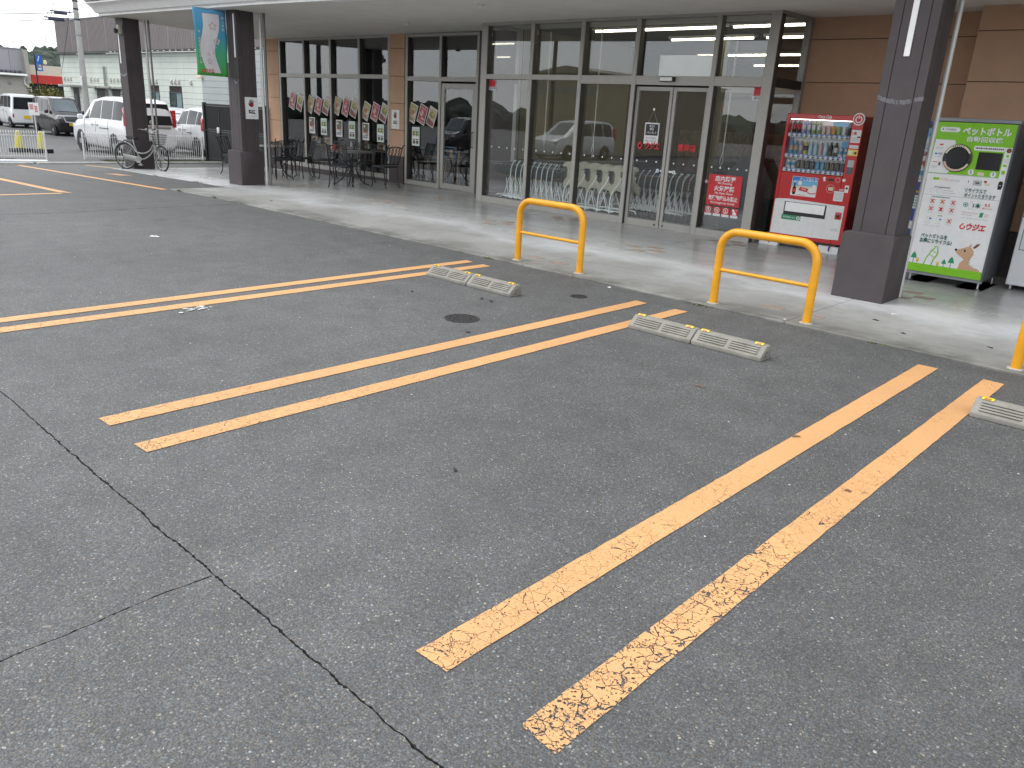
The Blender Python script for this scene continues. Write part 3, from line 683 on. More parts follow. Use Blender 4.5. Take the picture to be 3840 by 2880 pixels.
# ---------------------------------------------------------------- glazing
M_ALUB = pm('dark_shaded_rebate', (.075, .07, .064), .5, .2, var=.05)  # dark gasket colour, deepened to paint in the shade of the reveal
def mull(x, y, z0, z1, w=.07, d=.13, name='mullion'):
    o = MB().box(x-w/2+.002, x+w/2-.002, y+.0245, y+d, z0, z1).build(name, M_ALUB, store)
    MB().box(x-w/2, x+w/2, y, y+.024, z0, z1).build('mullion_cap', M_ALU, o, bevel=.003, seg=1)
    return o
def rail(x0, x1, y, z0, z1, d=.12, name='transom'): return MB().box(x0, x1, y+.004, y+d, z0, z1).build(name, M_ALU, store, bevel=.003, seg=1)
def pane(x0, x1, y, z0, z1, par=None): return MB().box(x0, x1, y, y+.008, z0, z1).build('window_pane', M_GLASS, par or store)
lx = [-20.215, -19.07, -17.885, -16.695, -15.54]
for x in lx: mull(x, YW, .0, 3.27)
for a, b in zip(lx[:-1], lx[1:]):
    a, b = a+.036, b-.036
    rail(a, b, YW, 2.31, 2.40); rail(a, b, YW, .045, .145); rail(a, b, YW, 3.2, 3.262)
    pane(a, b, YW+.09, .145, 2.31); pane(a, b, YW+.09, 2.40, 3.2)
    MB().box(a-.03, b+.03, YW-.012, YW+.1, -.3, .042).build('base_panel', M_BROWN, store)
# side door bay
for x in (-14.90, -13.76, -12.60): mull(x, YW, .0, 3.25)
rail(-14.864, -13.796, YW, 2.28, 2.37); rail(-13.724, -12.636, YW, 2.28, 2.37); rail(-14.864, -13.796, YW, .0, .10)
pane(-14.864, -13.796, YW+.09, .10, 2.28); pane(-14.864, -13.796, YW+.09, 2.37, 3.19); pane(-13.724, -12.636, YW+.09, 2.37, 3.19)
rail(-14.864, -13.796, YW, 3.19, 3.25); rail(-13.724, -12.636, YW, 3.19, 3.25)
MB().box(-12.56, -11.42, YW, YW+.1, -.1, 3.26).build('wall_core', M_BROWN, store)
def door(x0, x1, y, z0, z1, st=.085, top=.11, bot=.11, handle=None):
    d = MB(); d.box(x0, x0+st, y, y+.045, z0, z1).box(x1-st, x1, y, y+.045, z0, z1).box(x0+st, x1-st, y+.001, y+.044, z1-top, z1).box(x0+st, x1-st, y+.001, y+.044, z0, z0+bot)
    o = d.build('door', M_ALU, store, bevel=.003, seg=1)
    pane(x0+st, x1-st, y+.02, z0+bot, z1-top, o)
    if handle: MB().tube([(handle, y, .95), (handle, y-.05, .97), (handle, y-.05, 1.25), (handle, y, 1.27)], .012, 8).build('handle', M_ALUD, o, smooth=50)
    return o
door(-13.72, -12.64, YW+.02, .012, 2.24, .10, .11, .12, -12.69)
# vestibule
vx = [-11.36, -10.165, -9.03, -7.91, -6.485, -5.60]
for i, x in enumerate(vx): mull(x, YV, .0, 3.205, .15 if i in (0, 5) else .075, .14)
MB().box(-11.44, -5.52, YV-.004, YV+.16, 3.205, 3.275).build('transom', M_ALU, store, bevel=.004, seg=1)
for i, (a, b) in enumerate(zip(vx[:-1], vx[1:])):
    wa = .076 if i == 0 else .038; wb = .076 if i == 4 else .038; a, b = a+wa, b-wb
    lo, hi = (2.285, 2.37) if i < 2 else (2.235, 2.37)
    rail(a, b, YV, lo, hi); pane(a, b, YV+.10, hi, 3.205)
    if i == 3: continue
    rail(a, b, YV, .0, .13 if i < 3 else .13); pane(a, b, YV+.10, .13, lo)
    for k in range(5):
        MB().lathe([(.014, -.002), (.014, 0)], 12, (a+(b-a)*(.12+.19*k), YV+.099, 1.065), 'y').build('safety_dot', M_WHT, store)
dL = door(-7.868, -7.18, YV+.06, .012, 2.21, .055, .06, .115); dR = door(-7.165, -6.527, YV+.06, .012, 2.21, .055, .06, .115)
for d_, xs_ in ((dL, (-7.74, -7.55, -7.36)), (dR, (-7.03, -6.85, -6.66))):
    for x in xs_: MB().lathe([(.014, -.002), (.014, 0)], 12, (x, YV+.079, 1.065), 'y').build('safety_dot', M_WHT, d_)
MB().lathe([(.016, -.004), (.016, 0)], 12, (-7.26, YV+.058, .065), 'y').build('door_lock', M_ALUD, dL); MB().lathe([(.016, -.004), (.016, 0)], 12, (-7.10, YV+.058, .065), 'y').build('door_lock', M_ALUD, dR)
se = MB().box(-7.385, -7.125, YV-.06, YV+.003, 2.285, 2.355).build('door_sensor', M_ALUD, store, bevel=.008)
MB().box(-7.37, -7.15, YV-.064, YV-.058, 2.295, 2.345).build('sensor_face', M_WHT, se)
MB().box(-7.60, -6.56, YV+.24, YV+.25, 2.385, 2.69).build('sign_panel', M_WHT, store)
MB().box(-11.4, -5.55, YV+.0, YV+.14, -.1, .004).build('threshold', M_ALU, store)
# vestibule flanks
for (x, nm) in ((-5.56, 'r'), (-11.40, 'l')):
    for y in (12.22,): MB().box(x-.05, x+.05, y, y+.08, 0, 3.26).build('mullion', M_ALU, store, bevel=.003, seg=1)
    MB().box(x-.045, x+.045, YV+.145, 12.215, 2.25, 2.37).build('transom', M_ALUD, store)
    MB().box(x-.045, x+.045, YV+.145, 12.215, 3.2, 3.262).build('transom', M_ALU, store); MB().box(x-.045, x+.045, YV+.145, 12.215, 0, .13).build('transom', M_ALU, store)
    MB().box(x-.004, x+.004, YV+.145, 12.215, .13, 2.25).build('window_pane', M_GLASS, store); MB().box(x-.004, x+.004, YV+.145, 12.215, 2.37, 3.2).build('window_pane', M_GLASS, store)
# ---------------------------------------------------------------- interior
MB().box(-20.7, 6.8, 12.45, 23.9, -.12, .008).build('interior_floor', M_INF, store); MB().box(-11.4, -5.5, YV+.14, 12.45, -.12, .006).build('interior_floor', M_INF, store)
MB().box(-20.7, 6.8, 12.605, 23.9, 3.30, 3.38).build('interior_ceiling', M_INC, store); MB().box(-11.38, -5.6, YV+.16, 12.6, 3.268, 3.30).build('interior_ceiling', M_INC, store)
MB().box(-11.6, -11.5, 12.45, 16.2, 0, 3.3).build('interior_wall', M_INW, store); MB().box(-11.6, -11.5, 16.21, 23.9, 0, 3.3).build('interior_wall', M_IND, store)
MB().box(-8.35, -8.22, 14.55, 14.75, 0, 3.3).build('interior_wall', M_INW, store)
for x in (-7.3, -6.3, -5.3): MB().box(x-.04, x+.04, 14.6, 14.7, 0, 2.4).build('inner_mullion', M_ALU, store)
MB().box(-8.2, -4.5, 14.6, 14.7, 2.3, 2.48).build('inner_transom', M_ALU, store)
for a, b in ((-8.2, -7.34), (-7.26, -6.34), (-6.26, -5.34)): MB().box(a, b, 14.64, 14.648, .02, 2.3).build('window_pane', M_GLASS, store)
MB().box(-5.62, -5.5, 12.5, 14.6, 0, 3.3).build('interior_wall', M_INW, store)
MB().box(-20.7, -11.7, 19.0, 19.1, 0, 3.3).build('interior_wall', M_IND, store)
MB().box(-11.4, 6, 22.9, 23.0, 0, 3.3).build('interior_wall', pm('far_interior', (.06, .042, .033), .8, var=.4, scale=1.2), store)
M_SHELF = pm('shelf_goods', (.16, .085, .05), .7, var=.8, scale=7)
for k in range(5):
    MB().box(-10.6+k*1.9, -9.7+k*1.9, 17.2, 21.5, .0, 1.55).build('display_shelf', M_SHELF, store)
for k, (x0, x1, y, z) in enumerate(((-9.95, -7.2, 12.75, 3.215), (-7.1, -5.75, 12.75, 3.215), (-9.3, -7.5, 14.35, 3.215), (-7.3, -5.75, 14.35, 3.215), (-10.5, -6.6, 17.4, 3.2), (-6.3, -4.6, 17.4, 3.2), (-10.5, -6.6, 20.2, 3.2), (-6.3, -4.6, 20.2, 3.2))):
    lf = MB().box(x0, x1, y-.09, y+.09, z+.03, z+.075).build('ceiling_light', M_WHT, store)
    MB().tube([(x0+.03, y, z+.012), (x1-.03, y, z+.012)], .017, 10).build('light_tube', M_TUBE, lf, smooth=50)
# blind cords inside the entrance glass
M_CORD = pm('blind_cord', (.62, .60, .52), .8, var=.1)
for (x, zt, zb) in ((-10.0, 3.1, 1.15), (-8.86, 3.1, 1.02), (-6.32, 2.9, 1.05)):
    cd = MB(); cd.tube([(x, YV+.3, zt), (x+.01, YV+.3, zb+.25), (x-.02, YV+.3, zb+.1), (x+.005, YV+.3, zb), (x+.03, YV+.3, zb+.12), (x+.015, YV+.3, zb+.27), (x+.02, YV+.3, zt)], .006, 6)
    cd.build('blind_cord', M_CORD, store, smooth=60)
# ================================================================ VENDING AND RECYCLING MACHINES
M_RED = pm('vending_red', (.50, .010, .012), .28, var=.05, scale=3, coat=.3)
M_REDD = pm('vending_red_side', (.20, .008, .010), .35, var=.08, scale=3)
M_PW = pm('panel_white', (.66, .67, .70), .3, var=.03, scale=3, coat=.2)
M_BLK = pm('black_plastic', (.012, .012, .014), .35, var=.2, scale=8)
M_GRY = pm('grey_steel', (.24, .25, .27), .4, .3, var=.06, scale=5)
M_DGRY = pm('dark_grey_steel', (.085, .088, .10), .42, .2, var=.08, scale=5)
M_CHR = pm('steel', (.50, .50, .50), .28, .8, var=.06, scale=8)
def flat(name, col, **k): return pm('print_'+name, col, k.pop('rough', .45), var=k.pop('var', .05), scale=k.pop('scale', 12), **k)
F_W = flat('white', (.74, .74, .74)); F_K = flat('black', (.015, .015, .018)); F_R = flat('red', (.55, .02, .03)); F_G = flat('green', (.02, .27, .13)); F_LG = flat('leaf_green', (.20, .50, .015))
F_DG = flat('dark_green', (.01, .10, .075)); F_B = flat('blue', (.03, .18, .55)); F_SKY = flat('sky_blue', (.16, .42, .66)); F_Y = flat('yellow', (.72, .55, .12)); F_PINK = flat('pink', (.62, .38, .38)); F_GR = flat('grey', (.42, .43, .45)); F_BR = flat('brown', (.16, .06, .035)); F_TAN = flat('tan', (.55, .34, .21)); F_CR = flat('cream', (.66, .58, .44)); F_OR = flat('orange', (.62, .25, .05)); F_NV = flat('navy', (.012, .03, .16))
F_OLV = flat('olive', (.22, .21, .06), var=.5, scale=30); F_OLV2 = flat('mustard', (.40, .33, .12), var=.4, scale=30); F_DR = flat('dull_red', (.33, .05, .06), var=.35, scale=25); F_TER = flat('terracotta', (.42, .17, .08), var=.4, scale=30)
F_PH1 = flat('food_photo', (.44, .37, .25), var=.45, scale=22); F_PH2 = flat('pale_photo', (.50, .36, .33), var=.45, scale=22)
def rect(x0, x1, z0, z1, y=-.001): return [(x0, y, z0), (x1, y, z0), (x1, y, z1), (x0, y, z1)]
def disc(cx, cz, r, y=-.001, n=24, rz=None): return [(cx+r*math.cos(2*math.pi*k/n), y, cz+(rz or r)*math.sin(2*math.pi*k/n)) for k in range(n)]
def ring_pts(mb, cx, cz, r0, r1, a0, a1, y, n=20):
    for k in range(n):
        a, b = R(a0+(a1-a0)*k/n), R(a0+(a1-a0)*(k+1)/n)
        mb.quad((cx+r0*math.cos(a), y, cz+r0*math.sin(a)), (cx+r1*math.cos(a), y, cz+r1*math.sin(a)), (cx+r1*math.cos(b), y, cz+r1*math.sin(b)), (cx+r0*math.cos(b), y, cz+r0*math.sin(b)))
class PR:
    """flat print on a panel: stacked thin coloured shapes in one mesh"""
    def __init__(s): s.mb = MB(); s.mats = []; s.d = .001
    def c(s, m):
        if m not in s.mats: s.mats.append(m)
        s.mb.cur = s.mats.index(m); return s
    def r(s, m, x0, x1, z0, z1, lift=0): s.c(m); s.mb.quad(*rect(x0, x1, z0, z1, -.0012-lift*.0007)); return s
    def p(s, m, pts, lift=0): s.c(m); s.mb.quad(*[(x, -.0012-lift*.0007, z) for x, z in pts]); return s
    def o(s, m, cx, cz, r, lift=0, rz=None): s.c(m); s.mb.quad(*disc(cx, cz, r, -.0012-lift*.0007, rz=rz)); return s
    def a(s, m, cx, cz, r0, r1, a0, a1, lift=0): s.c(m); ring_pts(s.mb, cx, cz, r0, r1, a0, a1, -.0012-lift*.0007); return s
    def lines(s, m, x0, x1, z0, z1, n, lift=1, gap=.5):
        h = (z1-z0)/n
        for k in range(n):
            x = x0; zz = z0+k*h
            while x < x1-.002:
                w = min(random.uniform(.004, .02), x1-x); s.r(m, x, x+w*.8, zz+h*.2, zz+h*(1-gap*.6), lift); x += w+.002
        return s
    def build(s, name, par, loc=None, rot=None): return s.mb.build(name, s.mats, par, loc, rot, fix=False)

BOT = {}
def bottle_mesh(h, r, mats, key, can=False):
    if key in BOT: return BOT[key]
    mb = MB()
    if can:
        mb.cur = 0; mb.lathe([(r*.8, 0), (r, .006), (r, h*.93), (r*.8, h)], 10)
    else:
        mb.cur = 0; mb.lathe([(r*.8, 0), (r, .008), (r, h*.28)], 10)
        mb.cur = 1; mb.lathe([(r*1.01, h*.28), (r*1.01, h*.62)], 10)
        mb.cur = 0; mb.lathe([(r, h*.62), (r*.92, h*.70), (r*.42, h*.88), (r*.42, h*.91)], 10)
        mb.cur = 2; mb.lathe([(r*.46, h*.90), (r*.46, h*.99), (0, h)], 10)
    BOT[key] = mb.mesh('bottle', mats, smooth=40)
    return BOT[key]
def liq(n, c, **k): return pm('drink_'+n, c, .2, var=.25, scale=60, **k)
D_COLA = liq('cola', (.035, .010, .006)); D_PUR = liq('violet', (.30, .30, .50)); D_TEA = liq('tea', (.28, .38, .14)); D_CLR = liq('clear', (.42, .58, .66)); D_BLU = liq('blue', (.08, .30, .44)); D_COF = liq('coffee', (.10, .06, .02)); D_OR = liq('orange', (.58, .28, .05)); D_RED = liq('redcan', (.42, .12, .10)); D_GRN = liq('green', (.20, .34, .16)); D_DK = liq('dark', (.04, .04, .045)); D_PNK = liq('pinkish', (.58, .44, .40)); D_YL = liq('yellow', (.55, .45, .04)); D_PAL = liq('pale', (.60, .62, .64))
vm = thing('vending_machine', 'red drinks vending machine with three rows of bottles behind glass', 'vending machine', (-4.79, 11.45, .006))
X0, X1, ZB, ZT = -.52, .585, .145, 1.895
fr = MB()
fr.box(X0, -.475, 0, .72, ZB, ZT).box(.43, X1, 0, .72, ZB, ZT).box(-.475, .43, .0, .72, 1.825, ZT).box(-.475, .43, 0, .72, ZB, 1.088).box(-.475, .43, .10, .72, 1.088, 1.825)
fr.build('cabinet', M_RED, vm, bevel=.006, seg=1, fix=True)
MB().box(X1+.0005, X1+.003, .03, .70, ZB+.02, ZT-.02).build('side_panel', M_REDD, vm)
bk = PR(); bk.r(F_W, -.47, .425, 1.09, 1.82).r(F_SKY, .13, .40, 1.74, 1.81, 1).r(F_SKY, .30, .42, 1.34, 1.55, 1).r(F_SKY, -.47, -.40, 1.32, 1.56, 1).r(F_SKY, .36, .425, 1.58, 1.82, 1)
bk.build('display_back', vm, (0, .0985, 0))
rows = [(1.632, [('t', D_COLA, F_R, F_R)]*2+[('t', D_PUR, D_PAL, F_W)]*2+[('t', D_TEA, D_PAL, F_W)]*2+[('c', D_PNK)]*2+[('c', D_OR), ('c', D_GRN), ('c', D_PAL)]+[('t', D_DK, D_DK, D_GRN)]),
        (1.345, [('t', D_BLU, F_TAN, F_OR)]*2+[('t', D_PUR, D_PNK, F_OR), ('t', D_YL, D_DK, F_Y)]+[('t', D_CLR, D_CLR, F_W)]*2+[('t', D_PNK, D_PNK, F_W), ('t', D_CLR, D_PAL, F_W), ('t', D_COF, D_DK, D_DK), ('t', D_COF, D_PAL, D_COF)]+[('s', D_PAL, D_BLU, F_OR)]*2),
        (1.148, [('s', D_PAL, D_BLU, D_DK)]*2+[('c', D_COF)]*2+[('c', D_DK)]*2+[('c', D_BLU)]*2+[('c', D_COF)]*2+[('c', D_DK)]*2)]
for z, items in rows:
    for i, it in enumerate(items):
        x = -.405+i*.0725
        if it[0] == 'c': me = bottle_mesh(.115, .027, [it[1]], ('c', it[1].name), True)
        else:
            h = .19 if it[0] == 't' else .125
            me = bottle_mesh(h, .029, list(it[1:4]), (it[0],)+tuple(m_.name for m_ in it[1:4]))
        ob('bottle', me, vm, (x, .055, z))
    lb = MB(); lb.cur = 0; lb.box(-.465, .42, .012, .09, z-.052, z-.002)
    lb.cur = 1
    for i in range(12): lb.box(-.405+i*.0725-.024, -.405+i*.0725+.024, .008, .0125, z-.018, z-.004)
    lb.build('price_shelf', [F_W, F_B], vm)
    bt = MB()
    for i in range(12): bt.box(-.405+i*.0725-.013, -.405+i*.0725+.013, .004, .013, z-.046, z-.026)
    bt.build('selection_button', M_BLK, vm)['kind'] = 'stuff'
MB().tube([(-.46, .022, 1.8195), (.415, .022, 1.8195)], .005, 8).build('display_tube', emitm('display_lamp', (1, .97, .9), 3.5), vm)
MB().box(-.473, .428, .0, .004, 1.09, 1.823).build('display_glass', glassm('display_glass', (.93, .94, .95), 1.35), vm)
text('Coca-Cola', .062, F_W, vm, (.035, -.002, 1.862), bold=.0012, shear=.35, width=.19)
em = PR(); em.o(F_W, .51, 1.852, .082).o(F_R, .51, 1.852, .066, 1).a(F_W, .51, 1.848, .032, .048, 110, 430, 2).r(F_W, .503, .517, 1.86, 1.905, 3)
em.build('emblem', vm)
ad = PR(); ad.r(F_W, -.285, .095, .765, 1.037).r(F_SKY, -.28, .09, .90, 1.032, 1).p(F_B, [(-.28, .98), (.09, 1.0), (.09, 1.032), (-.28, 1.032)], 2).p(F_CR, [(-.28, .86), (.09, .89), (.09, .915), (-.28, .90)], 2)
ad.o(D_COLA, -.235, .84, .03, 3, .065).r(F_R, -.262, -.208, .815, .86, 4).r(D_COLA, -.246, -.224, .90, .955, 3).r(F_W, -.247, -.223, .95, .972, 4).p(F_R, [(-.17, .845), (-.04, .825), (-.02, .875), (-.15, .895)], 3).p(F_PINK, [(-.13, .86), (-.06, .85), (-.055, .866), (-.12, .876)], 4).o(F_W, .03, .842, .06, 3, .024).o(F_R, .03, .825, .062, 2, .02).o(F_W, -.16, .945, .03, 4).o(F_W, .055, .91, .03, 4).lines(F_R, -.2, -.06, .775, .79, 1, 3)
ad.build('advert', vm)
text('グッズ当たる', .05, F_W, vm, (-.045, -.006, .998), bold=.001, width=.26)
wp = PR()
wp.p(F_W, [(-.505, .20), (.10, .20), (.33, .205), (.53, .215), (.535, .690), (.30, .695), (.0, .705), (-.30, .712), (-.47, .70), (-.50, .685)])
wp.r(F_G, -.362, -.07, .412, .482, 2).a(F_W, -.105, .447, .018, .028, 0, 360, 3).p(F_W, [(-.115, .435), (-.105, .465), (-.095, .435), (-.105, .445)], 3)
wp.lines(F_GR, .40, .50, .33, .37, 2, 1)
wp.build('lower_panel', vm)
text('新紙幣使えます', .03, F_W, vm, (-.24, -.006, .447), width=.19)
sl = MB(); sl.box(-.345, .285, -.004, .002, .482, .672); sl.build('dispensing_slot', M_BLK, vm, bevel=.002, seg=1)
MB().add([(-.325, -.006, .665), (.265, -.006, .665), (.265, -.016, .535), (-.325, -.016, .535)], [(0, 1, 2, 3)]).build('slot_flap', M_CHR, vm)
lk_ = MB().box(.425, .515, -.012, .001, .50, .60).build('lock', M_RED, vm, bevel=.015)
MB().box(.45, .49, -.016, -.010, .53, .57).build('keyhole', M_BLK, lk_, bevel=.004)
for cells in ([('r', F_W, .445, .575, 1.545, 1.712), ('l', F_GR, .455, .565, 1.56, 1.62, 3), ('r', F_K, .53, .57, 1.61, 1.63, 1)], [('r', F_R, .44, .58, 1.515, 1.538)], [('r', F_W, .445, .57, 1.47, 1.512), ('l', F_GR, .45, .56, 1.48, 1.50, 1)],
        [('r', F_Y, .44, .575, 1.372, 1.455), ('r', F_W, .45, .50, 1.39, 1.44, 1), ('o', F_K, .545, 1.41, .018, 1)], [('r', F_W, .355, .49, .75, .885), ('l', F_GR, .365, .48, .765, .87, 6)], [('r', F_PINK, .415, .48, .895, .92)], [('r', F_W, .49, .545, .875, .975, 1), ('o', M_BLK, .517, .935, .016, 2)]):
    st = PR()
    for c_ in cells: {'r': st.r, 'o': st.o, 'l': st.lines}[c_[0]](*c_[1:])
    st.build('notice_sticker', vm)
for nm, cells in (('bill_slot', [('r', F_GR, .468, .552, 1.22, 1.315), ('r', M_DGRY, .468, .552, 1.125, 1.2195)]), ('price_display', [('r', M_BLK, .235, .32, 1.015, 1.045)]), ('coin_slot', [('o', F_W, .46, 1.04, .022), ('a', F_PINK, .375, 1.035, .028, .034, 0, 360)]), ('return_button', [('r', F_CR, .26, .33, .885, .93), ('a', F_PINK, .29, .907, .055, .06, 0, 360)]), ('payment_mark', [('o', F_W, .18, 1.045, .02), ('r', F_W, .17, .20, 1.005, 1.0255)])):
    st = PR()
    for c_ in cells: {'r': st.r, 'o': st.o, 'a': st.a}[c_[0]](*c_[1:])
    st.build(nm, vm)
text('1本', .05, F_R, vm, (.485, -.006, 1.665), bold=.001)
for (x, w, y) in ((-.505, .30, .0), (.41, .29, .0)):
    MB().box(x-.14, x+w-.14, -.02, .22, -.002, .112).box(x-.06, x-.02, -.021, -.019, .05, .07).build('anchor_foot', F_W, vm, bevel=.004, seg=1)
    MB().tube([(x+.02, -.021, .05), (x+.02, -.04, .075), (x+.03, -.02, .13)], .009, 8).build('anchor_bolt', M_BLK, vm, smooth=50)
MB().box(-.45, .50, .05, .68, .0, .145).build('plinth', M_BLK, vm)

# blue vending machine in the recess
bm_ = thing('vending_machine', 'blue drinks vending machine half hidden between column and recycling machine', 'vending machine', (-3.62, 11.28, .006))
M_BLUEV = pm('vending_blue', (.022, .05, .28), .3, var=.05, scale=3)
MB().box(.02, .45, 0, .68, .12, 1.86).build('cabinet', M_BLUEV, bm_, bevel=.008, seg=1)
dp = PR(); dp.r(F_SKY, .04, .40, 1.12, 1.78).r(F_W, .04, .40, 1.50, 1.53, 1).r(F_W, .04, .40, 1.30, 1.33, 1).r(F_W, .04, .40, 1.12, 1.15, 1).r(M_BLK, .04, .42, 1.79, 1.83).r(F_OR, .30, .41, .98, 1.01, 1).r(F_W, .06, .36, .78, .95).lines(F_G, .08, .34, .80, .94, 4, 1).r(F_W, .30, .42, .52, .62).r(F_GR, .06, .25, .40, .5)
dp.build('front_print', bm_)
for z, mats in ((1.53, [D_CLR, D_PAL, F_B]), (1.33, [D_RED, D_PAL, F_W]), (1.15, [D_PAL, D_BLU, F_OR])):
    me = bottle_mesh(.18, .028, mats, ('b', z))
    for i in range(4): ob('bottle', me, bm_, (.10+i*.08, -.032, z))

# green bottle recycling machine
rm = thing('recycling_machine', 'green and white bottle recycling machine with round intake hole', 'recycling machine', (-2.955, 10.3, .006))
MB().box(0, .84, .003, .78, .115, 1.85).build('cabinet', M_DGRY, rm, bevel=.006, seg=1)
MB().box(-.004, .844, -.012, .79, 1.852, 1.892).build('top_cap', M_GRY, rm, bevel=.005, seg=1)
MB().box(.822, .842, -.01, .003, .12, 1.85).build('edge_trim', M_DGRY, rm)
MB().box(-.002, .842, -.006, .02, .10, .128).build('bottom_rail', M_GRY, rm)
gp = PR()
gp.r(F_LG, .008, .82, 1.28, 1.845).r(F_W, .008, .82, .135, 1.272).r(F_GR, .008, .82, 1.272, 1.28).r(F_GR, .012, .82, 1.032, 1.037, 1)
gp.p(F_W, [(.012, 1.285), (.215, 1.285), (.235, 1.31), (.24, 1.63), (.225, 1.652), (.025, 1.652)], 1)
gp.p(F_W, [(.06, 1.738), (.24, 1.738), (.255, 1.75), (.258, 1.765), (.25, 1.783), (.235, 1.79), (.06, 1.79), (.048, 1.775), (.048, 1.752)], 1).p(F_B, [(.07, 1.75), (.088, 1.765), (.07, 1.78)], 2)
gp.p(F_W, [(.445, 1.556), (.745, 1.556), (.752, 1.58), (.745, 1.604), (.445, 1.604), (.438, 1.58)], 1).lines(F_K, .455, .74, 1.568, 1.592, 1, 2, .2)
gp.r(F_W, .752, .82, 1.262, 1.602, 1).o(F_BR, .79, 1.572, .026, 2).r(F_LG, .775, .80, 1.50, 1.53, 2).lines(F_GR, .765, .81, 1.44, 1.49, 3, 2).r(F_LG, .765, .80, 1.40, 1.425, 2).r(F_LG, .765, .80, 1.32, 1.36, 2)
gp.o(F_W, .462, 1.318, .031, 1).o(F_W, .69, 1.31, .031, 1).r(F_CR, .53, .60, 1.29, 1.325, 1).lines(F_OR, .535, .595, 1.316, 1.324, 1, 2)
gp.p(F_R, [(.075, 1.6), (.11, 1.61), (.12, 1.595), (.08, 1.585)], 2).lines(F_GR, .04, .12, 1.545, 1.57, 2, 2).r(F_GR, .08, .125, 1.48, 1.51, 2).r(F_B, .045, .07, 1.485, 1.505, 2).lines(F_GR, .05, .12, 1.455, 1.47, 1, 2).o(F_BR, .115, 1.385, .012, 2, .022).lines(F_R, .04, .09, 1.395, 1.415, 1, 2).lines(F_GR, .035, .10, 1.335, 1.365, 2, 2)
# lower white door
gp.r(F_LG, .085, .15, 1.205, 1.232, 1).lines(F_OR, .16, .25, 1.215, 1.23, 1, 1).lines(F_PINK, .16, .25, 1.2, 1.213, 1, 1).lines(F_GR, .26, .38, 1.2, 1.225, 2, 1).r(F_GR, .51, .60, 1.178, 1.235, 1).r(M_DGRY, .535, .575, 1.198, 1.214, 2).o(F_R, .635, 1.225, .014, 1).o(F_K, .625, 1.228, .009, 2).r(F_CR, .63, .68, 1.185, 1.21, 1)
gp.p(M_BLK, [(.765, 1.155), (.80, 1.155), (.808, 1.18), (.808, 1.225), (.80, 1.245), (.77, 1.245), (.762, 1.22)], 1).r(F_W, .78, .79, 1.195, 1.205, 2)
gp.lines(F_DG, .12, .29, 1.115, 1.132, 1, 1, .1).lines(F_GR, .22, .33, 1.085, 1.10, 1, 1).lines(F_GR, .22, .36, 1.06, 1.075, 1, 1)
for cx in (.105, .175): gp.a(F_GR, cx, 1.085, .026, .029, 0, 360, 1).a(F_GR, cx, 1.085, .012, .014, 60, 300, 1)
gp.lines(F_DG, .11, .31, 1.005, 1.02, 1, 1, .1)
for i, (cx, cz, m_) in enumerate(((.13, .965, F_PINK), (.24, .965, F_Y), (.355, .965, F_PINK), (.13, .878, F_PINK), (.24, .878, F_R), (.355, .878, F_PINK), (.355, .755, F_PINK))):
    gp.a(F_PINK, cx, cz, .028, .032, 0, 360, 1).p(F_R, [(cx-.025, cz+.02), (cx-.02, cz+.025), (cx+.025, cz-.02), (cx+.02, cz-.025)], 2).p(F_R, [(cx+.025, cz+.02), (cx+.02, cz+.025), (cx-.025, cz-.02), (cx-.02, cz-.025)], 2).r(m_, cx-.012, cx+.012, cz-.02, cz+.02, 1).lines(F_GR, cx-.035, cx+.035, cz-.05, cz-.038, 1, 1)
for cx in (.13, .24): gp.a(F_GR, cx, .757, .028, .03, 0, 360, 1).r(F_B, cx+.005, cx+.03, .755, .77, 2).lines(F_GR, cx-.03, cx+.03, .705, .718, 1, 1)
gp.r(F_K, .225, .245, .80, .808, 1).r(F_K, .25, .27, .80, .808, 1).lines(F_GR, .10, .27, .675, .688, 1, 1)
gp.o(F_G, .487, .96, .026, 1).a(F_W, .487, .96, .012, .018, 0, 360, 2)
gp.p(F_GR, [(.52, .915), (.565, .915), (.565, .96), (.555, .985), (.55, 1.0), (.535, 1.0), (.53, .985), (.52, .96)], 1).p(F_W, [(.5235, .919), (.5615, .919), (.5615, .959), (.5525, .982), (.548, .996), (.537, .996), (.5325, .982), (.5235, .959)], 2)
gp.lines(F_PINK, .47, .63, .86, .885, 2, 1).lines(F_GR, .47, .58, .84, .855, 1, 1).p(F_G, [(.65, .835), (.685, .835), (.69, .89), (.653, .885)], 1).lines(F_PINK, .70, .75, .84, .88, 2, 1).lines(F_GR, .47, .74, .805, .818, 1, 1)
# meadow picture along the bottom
gp.r(F_LG, .008, .82, .135, .228, 1)
for tx, tz, s_, m_ in ((.06, .285, 1, F_G), (.40, .262, .75, F_G), (.475, .283, 1, F_G)):
    gp.p(m_, [(tx-.034*s_, tz), (tx+.034*s_, tz), (tx+.022*s_, tz+.045*s_), (tx, tz+.075*s_), (tx-.022*s_, tz+.045*s_)], 2).r(F_DG, tx-.003, tx+.003, .225, tz, 2)
for tx, tz in ((.108, .268), (.335, .255)): gp.o(F_Y, tx, tz, .016, 2, .028).r(F_DG, tx-.0025, tx+.0025, .225, tz, 3)
outl = [(.175, .228), (.195, .31), (.22, .36), (.235, .40), (.262, .425), (.268, .455), (.305, .452), (.31, .42), (.318, .395), (.312, .345), (.285, .29), (.275, .228)]
inn = [(.190, .228), (.208, .305), (.232, .355), (.247, .392), (.272, .418), (.278, .443), (.295, .441), (.299, .412), (.306, .39), (.299, .35), (.272, .295), (.262, .228)]
gp.p(F_LG, outl, 2).p(F_W, inn, 3).p(F_LG, [(.225, .345), (.29, .318), (.292, .326), (.227, .353)], 4).p(F_LG, [(.245, .395), (.30, .372), (.302, .38), (.247, .403)], 4)
